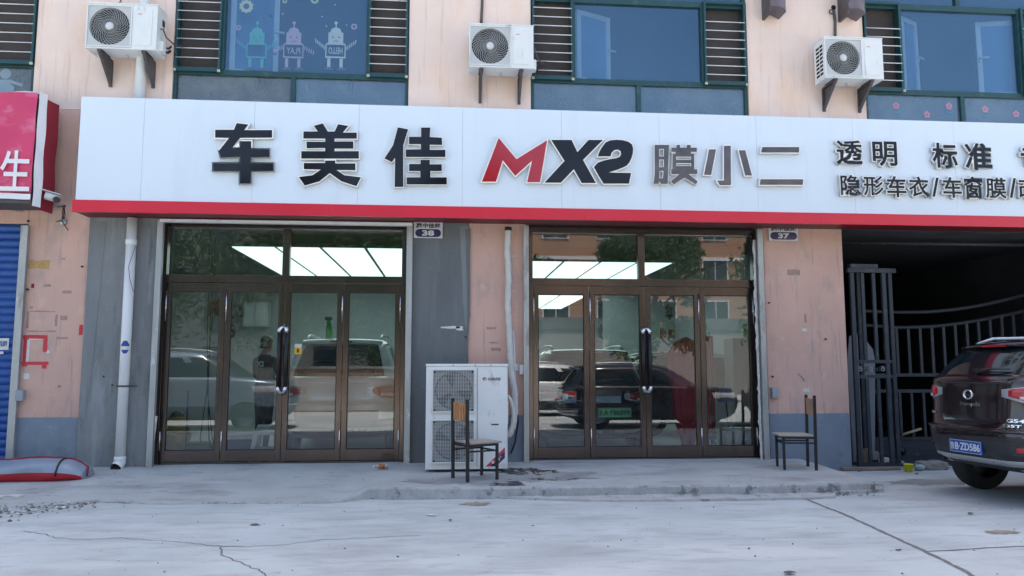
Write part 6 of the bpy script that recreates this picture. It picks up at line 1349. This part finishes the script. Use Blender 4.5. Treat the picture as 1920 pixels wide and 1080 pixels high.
tag(part('wood_stick', MB().tube([P(1692, 815, 1.35), P(1727, 804, 1.38)], .022, 7), mat('pale_stick', (.50, .36, .22), .8)), 'pale wooden stick poking through the curved gate', 'stick')
# bottle, paper scraps, leaves
pb = G(713, 884, .0); bt = thing('drink_bottle', 'small empty drink bottle with orange label and white cap on the step', 'bottle', (pb.x, pb.y, .035))
part('bottle_body', MB().lathe([(.001, .10), (.026, .10), (.03, .09), (.03, -.03), (.022, -.06), (.012, -.075)], (pb.x, pb.y, .065), 'x', 18), mat('bottle_plastic', (.35, .33, .32), .15), bt)
part('bottle_label', MB().lathe([(.0306, .06), (.0306, -.02)], (pb.x, pb.y, .065), 'x', 18, cap=False), mat('orange_label', (.45, .14, .03), .4, var=.5, vs=40, stains=[((.3, .02, .03), 30, .5, .1, .9, (1, 1, 1))]), bt); part('bottle_cap', MB().lathe([(.001, -.095), (.016, -.095), (.016, -.073), (.001, -.073)], (pb.x, pb.y, .065), 'x', 16), M['enamel'], bt)
def scrap(px, py, z, w, l, rz, m, lab, nm='paper_scrap'):
    c = G(px, py, z); rr = random.Random(int(px)); a = rz; pts = []
    for k in range(9):
        t = 2 * math.pi * k / 9; u, v = math.cos(t) * l * rr.uniform(.75, 1.1), math.sin(t) * w * rr.uniform(.75, 1.1); pts.append((c.x + u * math.cos(a) - v * math.sin(a), c.y + u * math.sin(a) + v * math.cos(a), z + .014 + .006 * rr.random()))
    me = MB().add(pts, [tuple(range(9))]).add([(x, y, zz - .003) for x, y, zz in pts], [tuple(range(9))]); return tag(part(nm, me, m), lab, nm.replace('_', ' '))
scrap(808, 968, ZG, .02, .07, R(-25), M['bwhite'], 'white paper strip on the yard in front of the chair'); scrap(478, 986, ZG, .022, .05, R(5), M['brk'], 'dark flat leaf on the yard in front of the left doors', 'dead_leaf')
scrap(1481, 1076, ZG, .03, .055, R(10), M['brk'], 'dark leaf at the bottom edge right of centre', 'dead_leaf'); scrap(1820, 965, ZG, .025, .04, R(20), M['brk'], 'dark leaf on the yard in front of the SUV', 'dead_leaf')
scrap(844, 978, ZG, .015, .025, R(60), M['brk'], 'small dark leaf right of the white paper strip', 'dead_leaf'); scrap(1685, 1034, ZG, .015, .03, R(10), M['brk'], 'small dark leaf near where the ground joints meet', 'dead_leaf')
scrap(162, 1050, ZG, .012, .02, R(30), M['paper'], 'tiny white scrap at the lower left of the yard'); scrap(852, 887, .018, .012, .03, R(20), M['paper'], 'tiny white scrap beside the condenser foot'); scrap(967, 884, .03, .012, .03, R(50), M['paper'], 'tiny white scrap on the wet patch by the rail')

# ------------------------------------------------------------------ RED AND BLUE ROLL at the left
ra = thing('tarpaulin_roll', 'flattened roll of scarlet tarpaulin with pale blue top lying under the blue shutter', 'roll', (G(80, 885, -.1).x, -.75, -.1))
e1 = P(166, 870, -.62); x1_ = e1.x; x0_ = -8.0; yc_, zb_ = -.62, -.085; rows = []; NL = 40
for i in range(NL + 1):
    u = i / NL; x = x0_ + (x1_ - x0_) * u; taper = 1 - .35 * max(0, (u - .93) / .07) ** 2; ring = []
    hgt = .155 * taper * (1 + .05 * math.sin(i * .6)); wid = .26 * taper
    for k in range(25):
        a = 2 * math.pi * k / 24; ring.append((x, yc_ - .0 + wid * math.cos(a) * (1 + .05 * math.sin(i * .7 + k)), zb_ + hgt * (1 + math.sin(a) * (.95 if math.sin(a) > 0 else 1)) + .016 * sm_noise(x * 2.3, k * .6, 1) + .007 * sm_noise(x * 9, k, 1)))
    rows.append(ring)
topm, botm = MB(), MB()
for i in range(NL):
    for k in range(24):
        a = 2 * math.pi * (k + .5) / 24; frontish = math.cos(a) < 0; lim = -.10 + .25 * sm_noise(i * .22, 0, 1)
        mb = topm if math.sin(a) > lim else botm; mb.add([rows[i][k], rows[i][k + 1], rows[i + 1][k + 1], rows[i + 1][k]], [(0, 1, 2, 3)], 0, True)
def welded(nm, mb, m, par):
    me = mb.mesh(nm, m, recalc=False); b = bmesh.new(); b.from_mesh(me); bmesh.ops.remove_doubles(b, verts=b.verts, dist=1e-5); bmesh.ops.recalc_face_normals(b, faces=b.faces); b.to_mesh(me); b.free(); return put(nm, me, par)
welded('top_film', topm, M['bfilm'], ra); welded('red_tarpaulin', botm, M['scarlet'], ra)
cap_ = rows[-1][:-1]; ctr = (x1_ + .05, yc_, zb_ + .09); part('roll_end', MB().add(cap_ + [ctr], [(k, (k + 1) % 24, 24) for k in range(24)], 0, True), M['bfilm'], ra)
part('edge_piping', MB().tube([(x, y, z + .004) for x, y, z in [r[6] for r in rows]] + [(x1_ + .02, yc_ - .05, zb_ + .2), (x1_ + .045, yc_ - .12, zb_ + .10)], .012, 8), M['redcloth'], ra)
part('black_strap', MB().tube([Vector(rows[-4][k]) + Vector((0, -.004, .002)) for k in range(4, 14)], .012, 6), M['black'], ra)
# ------------------------------------------------------------------ SECURITY CAMERA
cc = P(100, 370, -.42); sc_ = thing('security_camera', 'white bullet security camera on the pink wall left of the sign', 'security camera', (XW(122, 378), 0, cc.z))
q = P(122, 380, -.01)
part('camera_body', MB().tube([cc + Vector((-.09, -.02, .02)), cc + Vector((.06, .02, -.02))], .052, 14), M['enamel'], sc_)
part('camera_hood', MB().box(-.14, .10, -.052, .052, 0, .012), M['enamel'], sc_, bevel=.004); hd = sc_.children[-1]; hd.location = (cc - Vector(sc_.location)) + Vector((0, 0, .052)); hd.rotation_euler = (0, R(15), R(10))
part('lens', MB().tube([cc + Vector((.055, -.03, -.035)), cc + Vector((.075, -.06, -.045))], .042, 14), M['black'], sc_)
part('camera_arm', MB().tube([cc + Vector((.03, .04, -.03)), Vector((q.x - .05, -.15, cc.z - .07)), Vector((q.x, -.0, cc.z - .03))], .014, 8), M['steel'], sc_)
for k in range(3): part('camera_cable', MB().tube([Vector((q.x, -.03, cc.z - .02)), Vector((q.x - .01 + .02 * k, -.05, cc.z - .12 - .03 * k)), P(117 + k, 412, -.02)], .006, 6), M['black'], sc_)
jb = P(117, 416, -.03); jt = thing('junction_box', 'round grey junction cap with loose wires under the security camera', 'junction box', (jb.x, -.01, jb.z)); part('cap', MB().lathe([(.001, -.03), (.045, -.028), (.05, -.001)], (jb.x, 0, jb.z), 'y', 18), M['steel'], jt); part('loose_wires', MB().tube([P(105, 415, -.04), P(116, 414, -.05), P(119, 419, -.05), P(128, 432, -.04)], .006, 6), M['black'], jt)

# ------------------------------------------------------------------ ACROSS THE YARD (seen reflected in the glass)
ob = thing('opposite_building', 'beige apartment building across the street, seen reflected in the right doors', 'building', (18, -44, 0))
part('wall', MB().box(4.5, 42, -56, -44, -.3, 13.5), M['tree_wall'], ob); part('cornice', MB().box(4.2, 42.3, -56.2, -43.8, 13.5, 14.0), M['bwhite'], ob)
for fl in range(4):
    for k in range(9):
        x = 7 + k * 4.0; z = 1.6 + fl * 3.1; wf = part('window', MB().box(x - .1, x + 1.9, -44.0, -43.93, z - .1, z + 1.6), M['bwhite'], ob); part('window_pane', MB().box(x, x + .86, -43.92, -43.9, z, z + 1.5).box(x + .94, x + 1.8, -43.92, -43.9, z, z + 1.5), M['carglass'], wf)
for z in (3.2, 9.4): part('string_course', MB().box(4.4, 42.1, -43.99, -43.85, z - .15, z + .1), M['bwhite'], ob)
ob2 = thing('added_dark_block', 'added dark grey apartment block far across the street, darkening the reflection in the left doors', 'building', (-20, -50, 0))  # unseen block added to darken what the left doors reflect
part('wall', MB().box(-46, 3.0, -60, -50, -.3, 12.5), mat('darkened_render', (.10, .11, .10), .9, var=.1), ob2)  # render coloured dark so the sunlit block still reflects dim
for fl in range(4):
    for k in range(11): part('window', MB().box(-44 + k * 4.2, -42 + k * 4.2, -50, -49.95, 1.4 + fl * 3, 3 + fl * 3), M['carglass'], ob2)
lw = thing('brick_garden_wall', 'low sunlit brick wall across the yard, seen reflected in the left doors', 'wall', (-3, -14, -.13))
bm_ = bpy.data.materials.new('old_brickwork'); bm_.use_nodes = True; N = bm_.node_tree.nodes; L = bm_.node_tree.links; br = N.new('ShaderNodeTexBrick'); br.inputs['Scale'].default_value = 5; br.inputs['Color1'].default_value = (.30, .19, .12, 1); br.inputs['Color2'].default_value = (.22, .15, .10, 1); br.inputs['Mortar'].default_value = (.38, .34, .28, 1)
ge = N.new('ShaderNodeNewGeometry'); mp_ = N.new('ShaderNodeMapping'); mp_.inputs['Rotation'].default_value = (R(90), 0, 0); L.new(ge.outputs[0], mp_.inputs[0]); L.new(mp_.outputs[0], br.inputs[0]); L.new(br.outputs[0], N['Principled BSDF'].inputs['Base Color']); N['Principled BSDF'].inputs['Roughness'].default_value = .9
part('brickwork', MB().box(-5.4, .8, -15.25, -15.0, -.13, 1.3), bm_, lw); part('coping', MB().box(-5.5, .9, -15.3, -14.95, 1.302, 1.38), M['rock'], lw)
gf = thing('grey_yard_wall', 'long grey wall in front of the opposite building, seen reflected', 'wall', (16, -34, 0)); part('wall_face', MB().box(1.5, 40, -34.2, -34, -.3, 3.6), M['rock'], gf); part('wall_cap', MB().box(1.4, 40.1, -34.3, -33.9, 3.602, 4.3), M['cdark'], gf)
def tree(x, y, h, r, n, seed, lab):
    rr = random.Random(seed); t = thing('street_tree', lab, 'tree', (x, y, -.3), group='street trees seen reflected in the glass')
    tr = MB(); tr.tube([(x, y, -.3), (x + .1, y, h * .25), (x - .05, y + .1, h * .5), (x, y, h * .85)], [.2, .16, .12, .04], 10)
    cl = []
    for k in range(16):
        a = rr.uniform(0, 6.28); rad = r * rr.uniform(.25, .95); z = h * rr.uniform(.28, .98); cl.append((x + rad * math.cos(a), y + rad * math.sin(a), z, r * rr.uniform(.3, .5)))
        tr.tube([(x, y, h * rr.uniform(.3, .5)), (x + rad * .5 * math.cos(a), y + rad * .5 * math.sin(a), z * .85), cl[-1][:3]], [.07, .045, .015], 6)
    part('trunk', tr, M['bark'], t); lf = MB()
    for k in range(n):
        c = rr.choice(cl); v = Vector((rr.gauss(0, 1), rr.gauss(0, 1), rr.gauss(0, .8))).normalized() * c[3] * rr.uniform(.5, 1.15); p = Vector(c[:3]) + v; s = rr.uniform(.08, .16); a = Vector((rr.gauss(0, 1), rr.gauss(0, 1), rr.gauss(0, 1))).normalized(); b = a.orthogonal().normalized()
        lf.add([p - a * s, p + b * s * .5, p + a * s, p - b * s * .5], [(0, 1, 2, 3)], rr.choice((0, 0, 1)))
    o = put('crown', lf.mesh('crown', [M['leaf'], M['leaf2']], recalc=False), t); return t
tree(8.5, -21, 7.4, 2.2, 9000, 1, 'bushy street tree reflected in the middle of the right doors'); tree(-6.5, -19, 8.4, 3.8, 19000, 2, 'wide street tree reflected in the left doors'); tree(-1.0, -23, 8.8, 3.9, 19000, 3, 'street tree behind the brick wall, reflected in the left doors'); tree(3.3, -25, 7.2, 1.6, 4500, 4, 'slim street tree between the brick wall and the beige building')
tree(-13, -20, 8.5, 3.5, 9000, 5, 'leftmost street tree across the yard'); tree(15.5, -22, 7.0, 2.4, 6000, 6, 'rightmost street tree across the yard')
car('parked_car', 'pale blue silver van parked across the yard, reflected in the left doors', M['cars'], (-8.4, -8.2, ZG - .02), R(0), 1.05, 1, 1.15)
car('parked_car', 'white SUV parked across the yard, reflected in the right doors', M['carw'], (1.2, -13.0, ZG - .05), R(0), 1, 1, 1)
car('parked_car', 'black car parked across the yard, reflected in the right doors', M['carb'], (2.75, -8.1, ZG - .02), R(0), 1, 1, .95)
car('parked_car', 'second black car parked beyond the first across the yard, reflected at the right doors', M['carb'], (7.9, -8.3, ZG - .02), R(0), 1, 1, .9)
